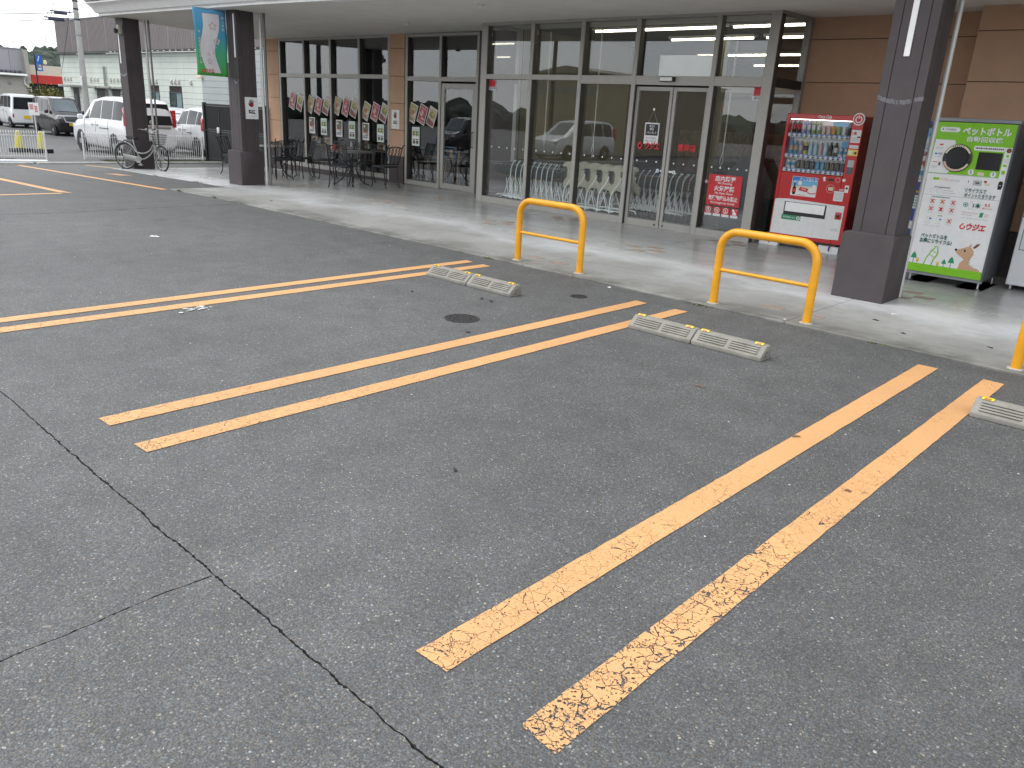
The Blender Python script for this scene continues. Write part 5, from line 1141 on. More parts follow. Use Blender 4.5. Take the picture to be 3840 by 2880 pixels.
# ================================================================ SHOPPING TROLLEYS
M_CART = pm('trolley_chrome', (.90, .94, .95), .25, .0, var=.06, scale=20)
M_CARTD = pm('trolley_basket', (.012, .032, .020), .5, var=.2, scale=20)
M_CHILD = pm('child_seat', (.46, .44, .34), .55, var=.12, scale=8)
CART = {}
def cart(loc, label, child=False, rz=0.0, group='shopping trolleys nested behind the entrance glass'):
    if child in CART: return dup(CART[child], None, loc, rz, label)
    t = thing('shopping_trolley', label, 'shopping trolley', loc, rz, group if not child else 'trolleys with moulded child seats'); CART[child] = t; t.scale = (.68 if not child else .9, .95, .88)
    # local: handle at +x, nose at -x, width along y
    fr = MB()
    for sy in (-.23, .23):
        if not child:
            fr.tube(chaikin([(.10, sy, .12), (.06, sy, .30), (.0, sy, .46), (.0, sy, .70), (.04, sy, .84), (.14, sy, .93), (.20, sy, .96)], 2), .0125, 8)
            fr.tube([(.0, sy, .48), (.0, sy, .13)], .009, 6)
        else:
            fr.tube(chaikin([(.02, sy, .13), (.02, sy, .42), (.06, sy, .52), (.20, sy, .70), (.235, sy, .78), (.24, sy, .82)], 2), .0135, 8)
            fr.tube(chaikin([(.02, sy, .15), (.28, sy, .16), (.32, sy, .13), (.315, sy, .02)], 2), .0125, 8)
        fr.tube(chaikin([(.10, sy, .13), (-.2, sy*.85, .15), (-.62, sy*.55, .17), (-.70, sy*.5, .12), (-.70, sy*.5, .09)], 1), .011, 8)
        fr.tube([(-.05, sy*.95, .15), (-.22, sy*.8, .55)], .008, 6); fr.tube([(-.3, sy*.75, .16), (-.10, sy*.85, .56)], .008, 6)
    fr.tube([(.06, -.23, .135), (.06, .23, .135)], .010, 8); fr.tube([(-.62, -.13, .17), (-.62, .13, .17)], .009, 8)
    fr.build('frame', M_CART, t, smooth=50)
    bk = MB()
    def bp_(u, sy, v): # u 0 rear .. 1 nose, v 0 bottom .. 1 top
        zt = .90-.05*u; zb = .58+.08*u; return (-.02-.74*u-(.03*v), sy*(.24-.07*u)*(.88+.12*v), zb+(zt-zb)*v)
    for v in (0, .2, .4, .6, .8, 1):
        bk.tube([bp_(0, -1, v), bp_(1, -1, v), bp_(1, 1, v), bp_(0, 1, v)], .0035 if v < 1 else .006, 5)
    for k in range(13):
        u = k/12
        for sy in (-1, 1): bk.tube([bp_(u, sy, 0), bp_(u, sy, 1)], .003, 4)
        bk.tube([bp_(u, -1, 0), bp_(u, 1, 0)], .003, 4)
    for k in range(1, 7): bk.tube([bp_(1, -1+2*k/7, 0), bp_(1, -1+2*k/7, 1)], .003, 4)
    bk.build('basket', M_CARTD, t)
    wh = MB().tube([bp_(1.02, -1, 1.02), bp_(1.02, 1, 1.02)], .006, 6)
    for k in range(6): wh.box(-.775, -.765, -.15+k*.055, -.115+k*.055, .80, .86)
    wh.build('nose_bumper', M_CART, t)
    if not child: MB().tube([(.20, -.25, .96), (.20, .25, .96)], .015, 8).build('handle', M_BLK, t, smooth=50)
    else:
        for sy in (-.235, .20):
            s_ = MB().prism([(-.06, .96), (.02, 1.01), (.14, 1.03), (.27, 1.01), (.31, .965), (.29, .92), (.22, .93), (.22, .84), (.26, .70), (.37, .64), (.39, .48), (.31, .46), (.27, .54), (.14, .56), (.08, .50), (-.02, .50), (.0, .62), (.08, .72), (.08, .88), (.04, .93), (-.04, .92)], sy, sy+.04, 'xz')
            s_.build('child_seat', M_CHILD, t, bevel=.012, seg=2)
        MB().prism([(-.05, .52), (.16, .50), (.15, .72), (.12, .90), (.02, .95), (-.02, .80)], -.20, .20, 'xz').build('seat_shell', pm('dark_seat_shell', (.07, .068, .05), .6), t, bevel=.015)  # dark moulded shell between the child seat sides
        d = MB(); d.quad(*[(x, -.2365, z) for x, _, z in disc(.135, .62, .034)]); d.build('round_badge', F_CR, t)
        d2 = PR(); d2.p(F_K, [(.12, .605), (.13, .64), (.14, .62), (.15, .64), (.145, .60)], 1); d2.build('badge_mark', t, (0, -.2365, 0))
    for (x, sy) in ((.10, -.22), (.10, .22), (-.70, -.115), (-.70, .115)):
        MB().lathe([(.0, -.014), (.045, -.014), (.05, -.008), (.05, .008), (.045, .014), (0, .014)], 14, (x+(.2 if child and x > 0 else 0), sy, .05), 'y').build('wheel', M_BLK, t, smooth=40)
    return t
ordn = ['first', 'second', 'third', 'fourth', 'fifth', 'sixth', 'seventh', 'eighth', 'ninth', 'tenth', 'eleventh']
for i in range(9): cart((-10.83+i*.128, 11.80+.006*i, .012), f'plain trolley, {ordn[i]} from the left in the front row')
for i in range(5): cart((-9.50+i*.268, 11.82, .012), f'trolley with moulded child seat, {ordn[i]} from the left', True)
for i in range(9): cart((-8.62+i*.135, 12.75, .012), f'plain trolley, {ordn[i]} from the left in the row behind the sliding doors')
# black box stack and parasol shape behind the last pane, cart-side stand
bx = thing('umbrella_bag_stand', 'dark covered stand behind the red notice', 'stand', (-6.05, 12.0, .01))
MB().prism([(-.42, 0), (.42, 0), (.42, .85), (.18, 1.22), (-.12, 1.22), (-.42, .95)], 0, .45, 'xz').build('dark_cover', pm('dark_cover', (.02, .024, .026), .6, var=.3), bx, bevel=.03)

# ================================================================ BICYCLE
bc = thing('bicycle', 'silver town bicycle with black wire basket leaning by the left column', 'bicycle', (-20.86, 8.29, -.118), R(28)); bc.scale = (.92, .92, .92)
M_BIKE = pm('bike_silver', (.27, .27, .27), .3, .6, var=.08, scale=20); M_TYRE = pm('tyre', (.018, .018, .019), .8, var=.2, scale=30); M_SPK = pm('spoke', (.35, .35, .35), .35, .7)
def bwheel(x, y0, rz, par, rr=.325):
    w = MB().tube([(rr*math.cos(2*math.pi*k/32), 0, rr*math.sin(2*math.pi*k/32)) for k in range(32)], .019, 8, closed=True).build('wheel', M_TYRE, par, (x, y0, rr+.012), (0, 0, rz), smooth=60)
    MB().tube([((rr-.024)*math.cos(2*math.pi*k/32), 0, (rr-.024)*math.sin(2*math.pi*k/32)) for k in range(32)], .012, 6, closed=True).build('rim', M_BIKE, w, smooth=60)
    s = MB()
    for k in range(18):
        a = 2*math.pi*k/18; s.tube([(.02*math.cos(a+1.2), .02*(-1)**k, .02*math.sin(a+1.2)), ((rr-.03)*math.cos(a), 0, (rr-.03)*math.sin(a))], .0018, 4)
    s.tube([(0, -.05, 0), (0, .05, 0)], .022, 10); s.build('spokes', M_SPK, w)['kind'] = 'stuff'
    MB().lathe([(.028, -.004), (.028, .004)], 12, (rr*.6*math.cos(2.6), 0, rr*.6*math.sin(2.6)), 'y').build('reflector', F_CR, w)
    return w
SC = 1.0
RX, FX, WR = 0.0, 1.13, .325
bwheel(RX, 0, 0, bc); st_ang = -.42
bwheel(FX+.03, -.02, st_ang, bc)
zc = WR+.012; BBx, BBz = .44, .27
f = MB()
f.tube([(BBx, 0, BBz), (.30, 0, .66)], .016, 10)                                   # seat tube
f.tube(chaikin([(.36, 0, .46), (.55, 0, .42), (.78, 0, .50), (.93, 0, .72)], 2), .019, 10); f.tube(chaikin([(BBx, 0, BBz), (.62, 0, .30), (.84, 0, .45), (.95, 0, .66)], 2), .019, 10)
f.tube([(.965, 0, .62), (.915, 0, .82)], .021, 10)
for s in (-.05, .05): f.tube([(BBx, s*.6, BBz), (RX, s, zc)], .010, 8); f.tube([(.315, s*.4, .60), (RX, s, zc)], .009, 8)
f.build('frame', M_BIKE, bc, smooth=50)
fk = MB()
for s in (-.045, .045): fk.tube(chaikin([(.965, s, .63), (1.03, s, .50), (FX+.03, s-.02, zc)], 1), .011, 8)
fk.build('fork', M_BIKE, bc, smooth=50)
hb = MB(); hb.tube([(.915, 0, .82), (.885, 0, .96)], .013, 8)
for s in (-1, 1): hb.tube(chaikin([(.885, 0, .955), (.90, s*.14, .99), (.93, s*.26, 1.05), (.78, s*.29, 1.07), (.70, s*.28, 1.05)], 2), .012, 8)
hbo = hb.build('handlebar', M_BIKE, bc, smooth=50)
g_ = MB()
for s in (-1, 1): g_.tube([(.80, s*.288, 1.066), (.68, s*.278, 1.045)], .017, 8)
g_.build('grip', M_BLK, hbo, smooth=50)
MB().lathe([(.0, .03), (.03, .015), (.034, 0), (0, -.005)], 12, (.92, -.24, 1.07)).build('bell', M_CHR, hbo, smooth=40)
sd = MB().prism([(.13, .80), (.38, .79), (.42, .81), (.40, .835), (.26, .84), (.14, .87), (.10, .85)], -.07, .07, 'xz').build('saddle', M_BLK, bc, bevel=.02)
MB().tube([(.30, 0, .64), (.27, 0, .80)], .013, 8).build('seat_post', M_CHR, bc, smooth=50)
MB().tube([((WR+.035)*math.cos(R(a)), 0, zc+(WR+.035)*math.sin(R(a))) for a in range(20, 185, 8)], .026, 8).build('mudguard', M_BIKE, bc, smooth=60)
rk = MB()
for s in (-.05, .05): rk.tube([(.22, s, .70), (-.22, s, .72)], .006, 6); rk.tube([(-.18, s, .72), (RX, s, zc)], .005, 6)
for x in (-.2, -.1, 0, .1): rk.tube([(x, -.05, .715), (x, .05, .715)], .005, 6)
rk.build('rear_rack', M_WI, bc, smooth=50)
cg = MB().prism([(-.03, .40), (.50, .345), (.55, .27), (.50, .20), (-.03, .27)], -.068, -.052, 'xz').build('chain_guard', pm('chain_guard', (.30, .30, .29), .35, .4), bc, bevel=.006)
ck = MB(); ck.tube([(BBx, -.09, BBz), (BBx+.12, -.095, BBz-.12)], .010, 8); ck.box(BBx+.08, BBx+.18, -.17, -.10, BBz-.135, BBz-.11); ck.tube([(BBx, .09, BBz), (BBx-.12, .095, BBz+.12)], .010, 8)
ck.build('pedal', M_CHR, bc, smooth=50)
ch = MB(); ch.lathe([(.085, -.003), (.085, .003), (.06, .003), (.06, -.003)], 20, (BBx, -.072, BBz), 'y'); ch.build('chainring', M_CHR, bc, smooth=40)
ks = MB()
for s in (-.09, .09): ks.tube([(RX, s*.7, zc), (-.06, s*1.3, .01)], .008, 6)
ks.tube([(-.06, -.12, .01), (-.06, .12, .01)], .008, 6); ks.build('kickstand', M_WI, bc, smooth=50)
# wire basket over the front wheel
bkt = MB(); ca, sa = math.cos(st_ang), math.sin(st_ang)
def bq(u, v, w):
    x = .03+(.30)*u; y = (v-.5)*(.24+.08*w); x = x*(.85+.25*w); z = .70+.25*w+.0*u
    return (.965+ca*x-sa*y, sa*x+ca*y, z)
for w in (0, .25, .5, .75, 1): bkt.tube([bq(0, 0, w), bq(1, 0, w), bq(1, 1, w), bq(0, 1, w)], .0032 if w < 1 else .006, 5, closed=True)
for k in range(9):
    u = k/8
    for v in (0, 1): bkt.tube([bq(u, v, 0), bq(u, v, 1)], .0025, 4)
    for uu in (0, 1): bkt.tube([bq(uu, u, 0), bq(uu, u, 1)], .0025, 4)
    bkt.tube([bq(u, 0, 0), bq(u, 1, 0)], .0025, 4)
bkt.build('basket', M_WI, bc)
# ================================================================ NEIGHBOURING LOT: FENCE, GATE, CONES, SIGN
M_FW = pm('fence_white', (.70, .70, .69), .45, var=.08, scale=20)
def mesh_fence(x0, y0, x1, y1, label, h=.78):
    L_ = math.hypot(x1-x0, y1-y0); t = thing('mesh_fence', label, 'fence', (x0, y0, gz(x0)), math.atan2(y1-y0, x1-x0), 'white mesh fences by the lane')
    n = int(L_/.06); mb = MB()
    for k in range(n+1):
        x = k*L_/n; mb.tube([(x, 0, .06), (x, 0, h-.12), (x, -.03, h-.05), (x, 0, h)], .0075, 5)
        if k % 1 == 0: mb.tube([(x, 0, h), (x, .04, h-.05)], .0075, 5)
    mb.build('picket_wires', M_FW, t)['kind'] = 'stuff'
    for z in (.10, h-.13): MB().tube([(0, 0, z), (L_, 0, z)], .010, 6).build('rail', M_FW, t)
    for k in range(0, max(2, round(L_/2))+1):
        x = L_*k/max(2, round(L_/2)); MB().tube([(x, .03, -.05), (x, .03, h-.02)], .028 if k in (0, max(2, round(L_/2))) else .02, 10).build('post', M_FW, t, smooth=50)
    return t
mesh_fence(-25.75, 3.6, -25.24, 7.87, 'white mesh fence left of the lane gap, before the yellow bases')
mesh_fence(-25.36, 8.91, -24.22, 11.95, 'white mesh fence right of the lane gap, behind the bicycle')
M_YP = pm('yellow_plastic', (.55, .48, .06), .5, var=.15, scale=12)
for (x, y, lb) in ((-29.55, 8.45, 'yellow barrier cone behind the white fence, left one'), (-29.05, 8.95, 'yellow barrier cone next to the fence post, right one')):
    t = thing('barrier_cone', lb, 'cone', (x, y, gz(x)), .2, 'yellow barrier cones')
    MB().lathe([(.135, .14), (.10, .45), (.055, .66), (.02, .67)], 12).build('cone', M_YP, t, smooth=40)
    MB().box(-.24, .24, -.24, .24, 0, .14).build('weight_base', M_BLK, t, bevel=.03)
tag(MB().box(-.62, .62, -.15, .15, 0, .05).build('white_plank', pm('old_white_board', (.70, .72, .74), .6, var=.1), None, (-23.7, 6.75, gz(-23.7)+.03), (0, 0, R(80)), bevel=.01), 'white board lying flat below the fence', 'board')
sg = thing('parking_sign', 'small white sign with red lettering on a post by the white van', 'sign', (-35.35, 10.78, gz(-35.35)), R(72))
MB().tube([(0, 0, 0), (0, 0, 1.4)], .025, 8).build('post', M_PIPE, sg, smooth=50)
MB().box(-.17, .17, -.032, -.026, 1.10, 1.56).build('panel', F_W, sg)
p = PR(); p.lines(F_R, -.13, .0, 1.3, 1.5, 3, 1, .1).lines(F_R, .03, .13, 1.2, 1.45, 3, 1, .1); p.build('red_print', sg, (0, -.033, 0))
# black gate between the fence and the shop
M_GATE = pm('black_gate', (.022, .024, .026), .5, .3, var=.12, scale=10)
gt = thing('gate', 'black metal double gate with slatted upper panels beside the shop', 'gate', (-24.12, 12.05, gz(-24)), R(3))
GH = 1.72
for x in (0.0, 1.62, 3.22): MB().box(x-.05, x+.05, -.05, .05, -.05, GH+.02).build('post', M_GATE, gt, bevel=.006, seg=1)
for a, b in ((.06, 1.56), (1.68, 3.16)):
    for z in (.06, .92, GH-.07): MB().box(a, b, -.025, .025, z, z+.06).build('rail', M_GATE, gt)
    m = (a+b)/2
    for c0, c1 in ((a, m-.03), (m+.03, b)):
        k = c0+.02
        while k < c1-.03: MB().box(k, k+.03, -.012, .012, .985, GH-.075).build('slat', M_GATE, gt); k += .052
        MB().box(c0, c1, -.008, .008, .125, .915).build('lower_panel', M_GATE, gt)
    MB().box(m-.028, m+.028, -.022, .022, .125, .915).build('stile', M_GATE, gt); MB().box(m-.028, m+.028, -.022, .022, .985, GH-.075).build('stile', M_GATE, gt)
MB().box(.73, .86, -.07, -.026, .88, 1.05).build('latch', M_FW, gt, bevel=.02)

# ================================================================ PARKED CARS
M_CG = pm('car_glass', (.012, .015, .018), .08, var=.1, scale=3, spec=.3); M_CGL = pm('car_glass_pale', (.10, .13, .15), .06, var=.3, scale=2, spec=.9)
M_CW = pm('car_white', (.72, .73, .75), .22, var=.02, scale=2, coat=.5); M_CB = pm('car_dark', (.020, .016, .020), .2, var=.05, scale=2, coat=.6); M_CN = pm('car_navy', (.03, .05, .12), .2, var=.05, scale=2, coat=.6)
M_TL = pm('tail_lamp', (.42, .012, .015), .15, var=.2, scale=20, coat=.5); M_HL = pm('head_lamp', (.55, .57, .60), .1, var=.2, scale=20, coat=.5); M_PLY = pm('plate_yellow', (.70, .47, .02), .5, var=.05); M_TRIM = pm('car_trim', (.03, .03, .032), .5, var=.1)
def car(label, cat, loc, head, paint, stn, side_win, wind, rear_glass, axles, wr, lamps, plate, glass=None, group='cars parked in the neighbouring lot', name='parked_car', extra=None):
    t = thing(name, label, cat, loc, head, group); glass = glass or M_CG
    def ring(s):
        x, zb, zl, zt, wb, wt = s
        m4 = (x, wt+(wb*.97-wt)*.42, zl+(zt-zl)*.6)
        half = [(x, wb*.86, zb), (x, wb*.97, zb+.10), (x, wb, zb+(zl-zb)*.45), (x, wb*.995, zb+(zl-zb)*.75), (x, wb*.965, zl), m4, (x, wt*1.0, zt-.045), (x, wt*.86, zt-.008), (x, wt*.45, zt+.012)]
        return half + [(a, -b, c) for a, b, c in reversed(half)]
    mb = MB(); k = 18; vs = [p for s in stn for p in ring(s)]; fs = []
    for i in range(len(stn)-1):
        for j in range(k): fs.append((i*k+j, i*k+(j+1) % k, (i+1)*k+(j+1) % k, (i+1)*k+j))
    fs += [tuple(range(k)), tuple((len(stn)-1)*k+j for j in range(k-1, -1, -1))]
    mb.add(vs, fs).build('body', paint, t, smooth=42)
    def st(x):
        for a, b in zip(stn[:-1], stn[1:]):
            if b[0] <= x <= a[0]:
                u = (a[0]-x)/(a[0]-b[0]+1e-9); return [p+(q_-p)*u for p, q_ in zip(a, b)]
        return stn[-1]
    def side(x, v, sg_):
        s = st(x); r_ = ring(s); p3, p4, p5 = Vector(r_[4]), Vector(r_[5]), Vector(r_[6])
        q_ = p3.lerp(p4, v/.6) if v < .6 else p4.lerp(p5, (v-.6)/.4)
        return (x, (q_.y+.007)*sg_, q_.z+.003)
    for sg_ in (1, -1):
        for w in side_win:
            # w: bottom-front x, bottom-rear x, top-rear x, top-front x [, v0, v1]
            v0, v1 = (w[4], w[5]) if len(w) > 4 else (.07, .88); n = 4; q = []
            m_ = MB()
            for i in range(n+1):
                for j in range(4):
                    v = v0+(v1-v0)*j/3; u = j/3
                    xf = w[0]+(w[3]-w[0])*u; xr = w[1]+(w[2]-w[1])*u; q.append(side(xf+(xr-xf)*i/n, v, sg_))
            m_.add(q, [(i*4+j, (i+1)*4+j, (i+1)*4+j+1, i*4+j+1) for i in range(n) for j in range(3)])
            m_.build('window', glass, t, smooth=40, fix=False)
    a, b = wind
    m_ = MB(); q = []
    for i in range(5):
        u = .05+.88*i/4; x = a+(b-a)*u; s = st(x); zt, wt = s[3], s[5]
        for j in range(5): yy = -1+2*j/4; q.append((x+.012, wt*.93*yy, zt+.018-.05*abs(yy)**3))
    m_.add(q, [(i*5+j, i*5+j+1, (i+1)*5+j+1, (i+1)*5+j) for i in range(4) for j in range(4)]); m_.build('windscreen', M_CGL if glass is M_CG else glass, t, smooth=40, fix=False)
    rx0, rx1, z0, z1, w0, w1 = rear_glass
    MB().add([(rx0, -w0, z0), (rx0, w0, z0), (rx1, w1, z1), (rx1, -w1, z1)], [(0, 3, 2, 1)]).build('rear_window', M_CG, t, fix=False)
    W_ = max(s[4] for s in stn)
    for x in axles:
        for sg_ in (1, -1):
            MB().lathe([(wr+.055, -.002), (wr+.055, .004), (0, .004)] if sg_ > 0 else [(0, -.004), (wr+.055, -.004), (wr+.055, .002)], 24, (x, sg_*(W_+.002), wr+.01), 'y').build('wheel_arch', M_TRIM, t)
            wh_ = MB().lathe([(wr*.62, -.1), (wr*.95, -.1), (wr, -.07), (wr, .07), (wr*.95, .1), (wr*.62, .1)], 24, (x, sg_*(W_-.07), wr), 'y').build('wheel', M_TYRE, t, smooth=40)
            rm_ = MB(); rm_.lathe([(wr*.62, -.02), (wr*.60, .01), (wr*.2, .02), (0, .02)] if sg_ > 0 else [(wr*.62, .02), (wr*.60, -.01), (wr*.2, -.02), (0, -.02)], 18, (x, sg_*(W_+.012), wr), 'y'); rm_.build('rim', M_CHR, wh_, smooth=40)
    MB().box(stn[0][0]-.25, stn[-1][0]+.25, -W_*.9, W_*.9, .16, .26).build('underbody', M_TRIM, t)
    for nm, m_, bx_ in lamps:
        for sg_ in (1, -1): MB().box(bx_[0], bx_[1], min(sg_*bx_[2], sg_*bx_[3]), max(sg_*bx_[2], sg_*bx_[3]), bx_[4], bx_[5]).build(nm, m_, t, bevel=.02)
    for px_, sgx, pc in plate:
        pl_ = MB().box(px_-.008, px_+.008, -.165, .165, .50 if pc is M_PLY else .62, .665 if pc is M_PLY else .785).build('number_plate', pc, t)
    for sg_ in (1, -1):
        s = st(wind[0]-.05); MB().box(wind[0]-.42, wind[0]-.28, min(sg_*s[4], sg_*(s[4]+.17)), max(sg_*s[4], sg_*(s[4]+.17)), s[2]+.0, s[2]+.17).build('wing_mirror', paint, t, bevel=.04)
    for sg_ in (1, -1):
        for x in (axles[0]-1.15, axles[0]-1.55): MB().box(x-.08, x+.08, min(sg_*(W_-.01), sg_*(W_+.02)), max(sg_*(W_-.01), sg_*(W_+.02)), stn[3][2]-.14, stn[3][2]-.11).build('door_handle', M_CHR if paint is not M_CB else M_TRIM, t)
        MB().box(axles[1]+.35, axles[0]-1.75, min(sg_*(W_-.004), sg_*(W_+.004)), max(sg_*(W_-.004), sg_*(W_+.004)), stn[3][2]-.23, stn[3][2]-.205).build('door_rail', M_TRIM, t)
    sm = MB()
    for sg_ in (1, -1):
        for x in (axles[0]-.40, axles[0]-1.38, axles[1]+.42 if len(side_win) > 3 else axles[0]-2.2):
            r_ = ring(st(x)); sm.tube([(x, (r_[q_][1]+.001)*sg_, r_[q_][2]) for q_ in (1, 2, 3, 4)], .0055, 4)
    sm.build('door_seam', M_TRIM, t)
    if extra: extra(t)
    return t
MV = [(2.35, .32, .60, .66, .68, .60), (2.26, .22, .80, .86, .80, .70), (1.85, .20, .97, 1.03, .85, .74), (1.40, .2, 1.05, 1.10, .865, .76), (.50, .2, 1.08, 1.74, .865, .66), (-.30, .2, 1.08, 1.84, .865, .67), (-1.7, .2, 1.08, 1.83, .865, .67), (-2.15, .22, 1.08, 1.77, .85, .64), (-2.32, .30, 1.02, 1.66, .82, .61), (-2.35, .36, .95, 1.5, .79, .6)]
def mv_extra(t):
    MB().box(-2.372, -2.35, -.64, .64, .93, 1.02).build('rear_garnish', M_CHR, t, bevel=.01)
    MB().lathe([(.05, 0), (.07, -.01), (.055, -.016), (.0, -.01)], 16, (-2.352, 0, 1.12), 'x').build('badge', M_CHR, t, smooth=40)
minivan = car('white minivan parked behind the left column, its tailgate towards the shop', 'minivan', (-29.3, 11.62, gz(-29.4)), R(180), M_CW, MV, [(1.05, .62, .62, .66, .06, .62), (.58, -.35, -.35, .30), (-.42, -1.28, -1.28, -.42), (-1.34, -2.06, -2.02, -1.34)], (1.40, .50), (-2.362, -2.335, 1.04, 1.70, .70, .58), (1.43, -1.42), .325,
    [('tail_light', M_TL, (-2.37, -2.20, .70, .83, .98, 1.52)), ('head_light', M_HL, (2.0, 2.30, .58, .80, .72, .86))], [(-2.36, -1, F_W)], extra=mv_extra)
KV = [(1.70, .30, .72, .77, .62, .56), (1.63, .22, .88, .95, .71, .63), (1.25, .20, 1.0, 1.06, .735, .66), (1.12, .2, 1.02, 1.09, .737, .66), (.66, .2, 1.02, 1.70, .737, .60), (.25, .2, 1.02, 1.765, .737, .61), (-1.25, .2, 1.02, 1.77, .737, .62), (-1.6, .24, 1.0, 1.73, .725, .60), (-1.69, .30, .95, 1.62, .70, .58), (-1.70, .36, .9, 1.5, .68, .57)]
KWIN = [(1.0, .64, .62, .80, .06, .6), (.60, -.15, -.15, .50), (-.21, -.92, -.92, -.21), (-.98, -1.5, -1.48, -.98)]
def kv_extra(t):
    MB().box(1.60, 1.705, -.40, .40, .72, .90).build('grille', M_TRIM, t, bevel=.02)
    for z in (.755, .80, .845): MB().box(1.69, 1.712, -.36, .36, z, z+.018).build('grille_bar', M_CHR, t)
    MB().box(1.55, 1.715, -.64, .64, .90, .965).build('grille_chrome', M_PW, t, bevel=.01)
    for s in (1, -1):
        MB().tube([(1.71, s*.40, .90), (1.715, s*.30, .66), (1.715, 0, .64)], .032, 6).build('bumper_chrome', M_PW, t)
        MB().tube([(1.66, s*.44, .58), (1.66, s*.64, .58), (1.62, s*.66, .44), (1.66, s*.50, .40), (1.66, s*.44, .58)], .022, 6).build('fog_surround', M_PW, t)
        MB().lathe([(.05, 0), (.04, .02), (0, .02)], 12, (1.655, s*.55, .49), 'x').build('fog_lamp', M_HL, t, smooth=40)
kei = car('dark tall kei van with chrome grille facing the camera', 'van', (-44.7, 14.75, gz(-44.7)), 0, M_CB, KV, KWIN, (1.12, .66), (-1.712, -1.70, 1.02, 1.6, .58, .52), (1.22, -1.22), .275,
    [('head_light', M_HL, (1.50, 1.68, .42, .70, .78, .90)), ('tail_light', M_TL, (-1.72, -1.6, .60, .70, .8, 1.3))], [(1.712, 1, M_PLY), (-1.71, -1, M_PLY)], extra=kv_extra)
wag = car('white tall kei wagon at the left edge seen from behind', 'van', (-52.6, 15.2, gz(-52)), R(178), M_CW, KV, KWIN, (1.12, .66), (-1.715, -1.70, 1.0, 1.62, .62, .54), (1.22, -1.22), .275,
    [('tail_light', M_TL, (-1.71, -1.62, .62, .70, .55, .75)), ('head_light', M_HL, (1.50, 1.68, .42, .70, .78, .90))], [(-1.712, -1, M_PLY)])
CP = [(2.0, .32, .60, .65, .66, .58), (1.92, .22, .76, .82, .77, .68), (1.35, .20, .94, 1.0, .835, .74), (1.0, .2, .99, 1.05, .845, .74), (.12, .2, 1.0, 1.55, .845, .63), (-.55, .2, 1.01, 1.63, .845, .64), (-1.35, .22, 1.03, 1.58, .84, .62), (-1.75, .25, 1.03, 1.44, .81, .60), (-1.95, .32, 1.0, 1.25, .77, .60), (-2.0, .38, .92, 1.1, .74, .6)]
cpt = car('white compact hatchback with a tall red tail lamp beside the black gate', 'hatchback', (-28.6, 14.22, gz(-28.6)), R(177), M_CW, CP, [(.80, .45, .40, .30, .06, .66), (.40, -.38, -.38, .12), (-.45, -1.12, -1.12, -.45), (-1.18, -1.55, -1.42, -1.18)], (1.0, .12), (-1.99, -1.80, 1.12, 1.42, .62, .54), (1.25, -1.25), .30,
    [('tail_light', M_TL, (-1.98, -1.66, .68, .835, .88, 1.28)), ('head_light', M_HL, (1.6, 1.9, .55, .76, .68, .82))], [(-2.01, -1, F_W)])
c5 = dup(cpt, None, (-35.2, 15.7, gz(-35)), R(180), 'white car seen only by its roof between minivan and hatchback')
c6 = car('dark blue car showing only its roof behind the white minivan', 'car', (-41.2, 15.95, gz(-41)), R(180), M_CN, MV, [(.58, -.35, -.35, .30), (-.42, -1.28, -1.28, -.42)], (1.40, .50), (-2.362, -2.335, 1.04, 1.70, .70, .58), (1.43, -1.42), .325, [('tail_light', M_TL, (-2.37, -2.20, .70, .83, .98, 1.52))], [(-2.36, -1, F_W)])

# ================================================================ NEIGHBOURING BUILDINGS
M_PG = pm('pale_green_cladding', (.60, .645, .59), .75, var=.05, scale=1.5, streak=True, dirt=((.46, .48, .43), .4)); M_PG2 = pm('grey_cladding', (.36, .385, .385), .75, var=.05, scale=1.5)
M_PAR = pm('ribbed_parapet', (.20, .178, .178), .7, var=.05, scale=2); M_OLDC = pm('stained_concrete', (.33, .34, .31), .85, var=.2, scale=2.5, dirt=((.12, .12, .10), .7))
nb = thing('neighbour_building', 'pale green panelled building with a brown ribbed parapet', 'building', (0, 0, 0))
YB = 18.0; bx0, bx1 = -53.3, -35.55
MB().box(bx0, bx1, YB+.03, YB+12, -.5, 3.62).build('wall_core', M_JOINT, nb)
holes = [(-53.9, -53.2, 1.9), (-51.75, -50.9, 1.85), (-48.3, -47.1, 1.85), (-46.2, -45.2, 1.85), (-44.4, -43.4, 1.85)]
wins = [(-41.5, -40.5, .95, 1.87), (-39.42, -38.1, .95, 1.87)]
npx = 8; pw = (bx1-bx0)/npx; ph = .262
for i in range(npx):
    for j in range(16):
        z0 = -.5+j*ph; z1 = min(3.6, z0+ph)
        if z1-z0 < .05: continue
        segs = [(bx0+i*pw+.006, bx0+(i+1)*pw-.006)]
        for a, b, zz0, zz1 in wins:
            if z0 < zz1-.01 and z1 > zz0+.01:
                ns = []
                for s0, s1 in segs:
                    if b <= s0 or a >= s1: ns.append((s0, s1)); continue
                    if a-s0 > .03: ns.append((s0, a))
                    if s1-b > .03: ns.append((b, s1))
                segs = ns
        for s0, s1 in segs: MB().box(s0, s1, YB, YB+.035, z0+.006, z1-.004).build('cladding_panel', M_PG, nb)
for j in range(16):
    z0 = -.5+j*ph; z1 = min(3.6, z0+ph)
    if z1-z0 > .05:
        for a, b in ((-35.5, -32.2), (-32.19, -28.9)): MB().box(a, b, YB-.3, YB-.26, z0+.006, z1-.004).build('cladding_panel', M_PG2, nb)
MB().box(-35.52, -28.9, YB-.259, YB+6, -.5, 3.6).build('wall_core', M_JOINT, nb)
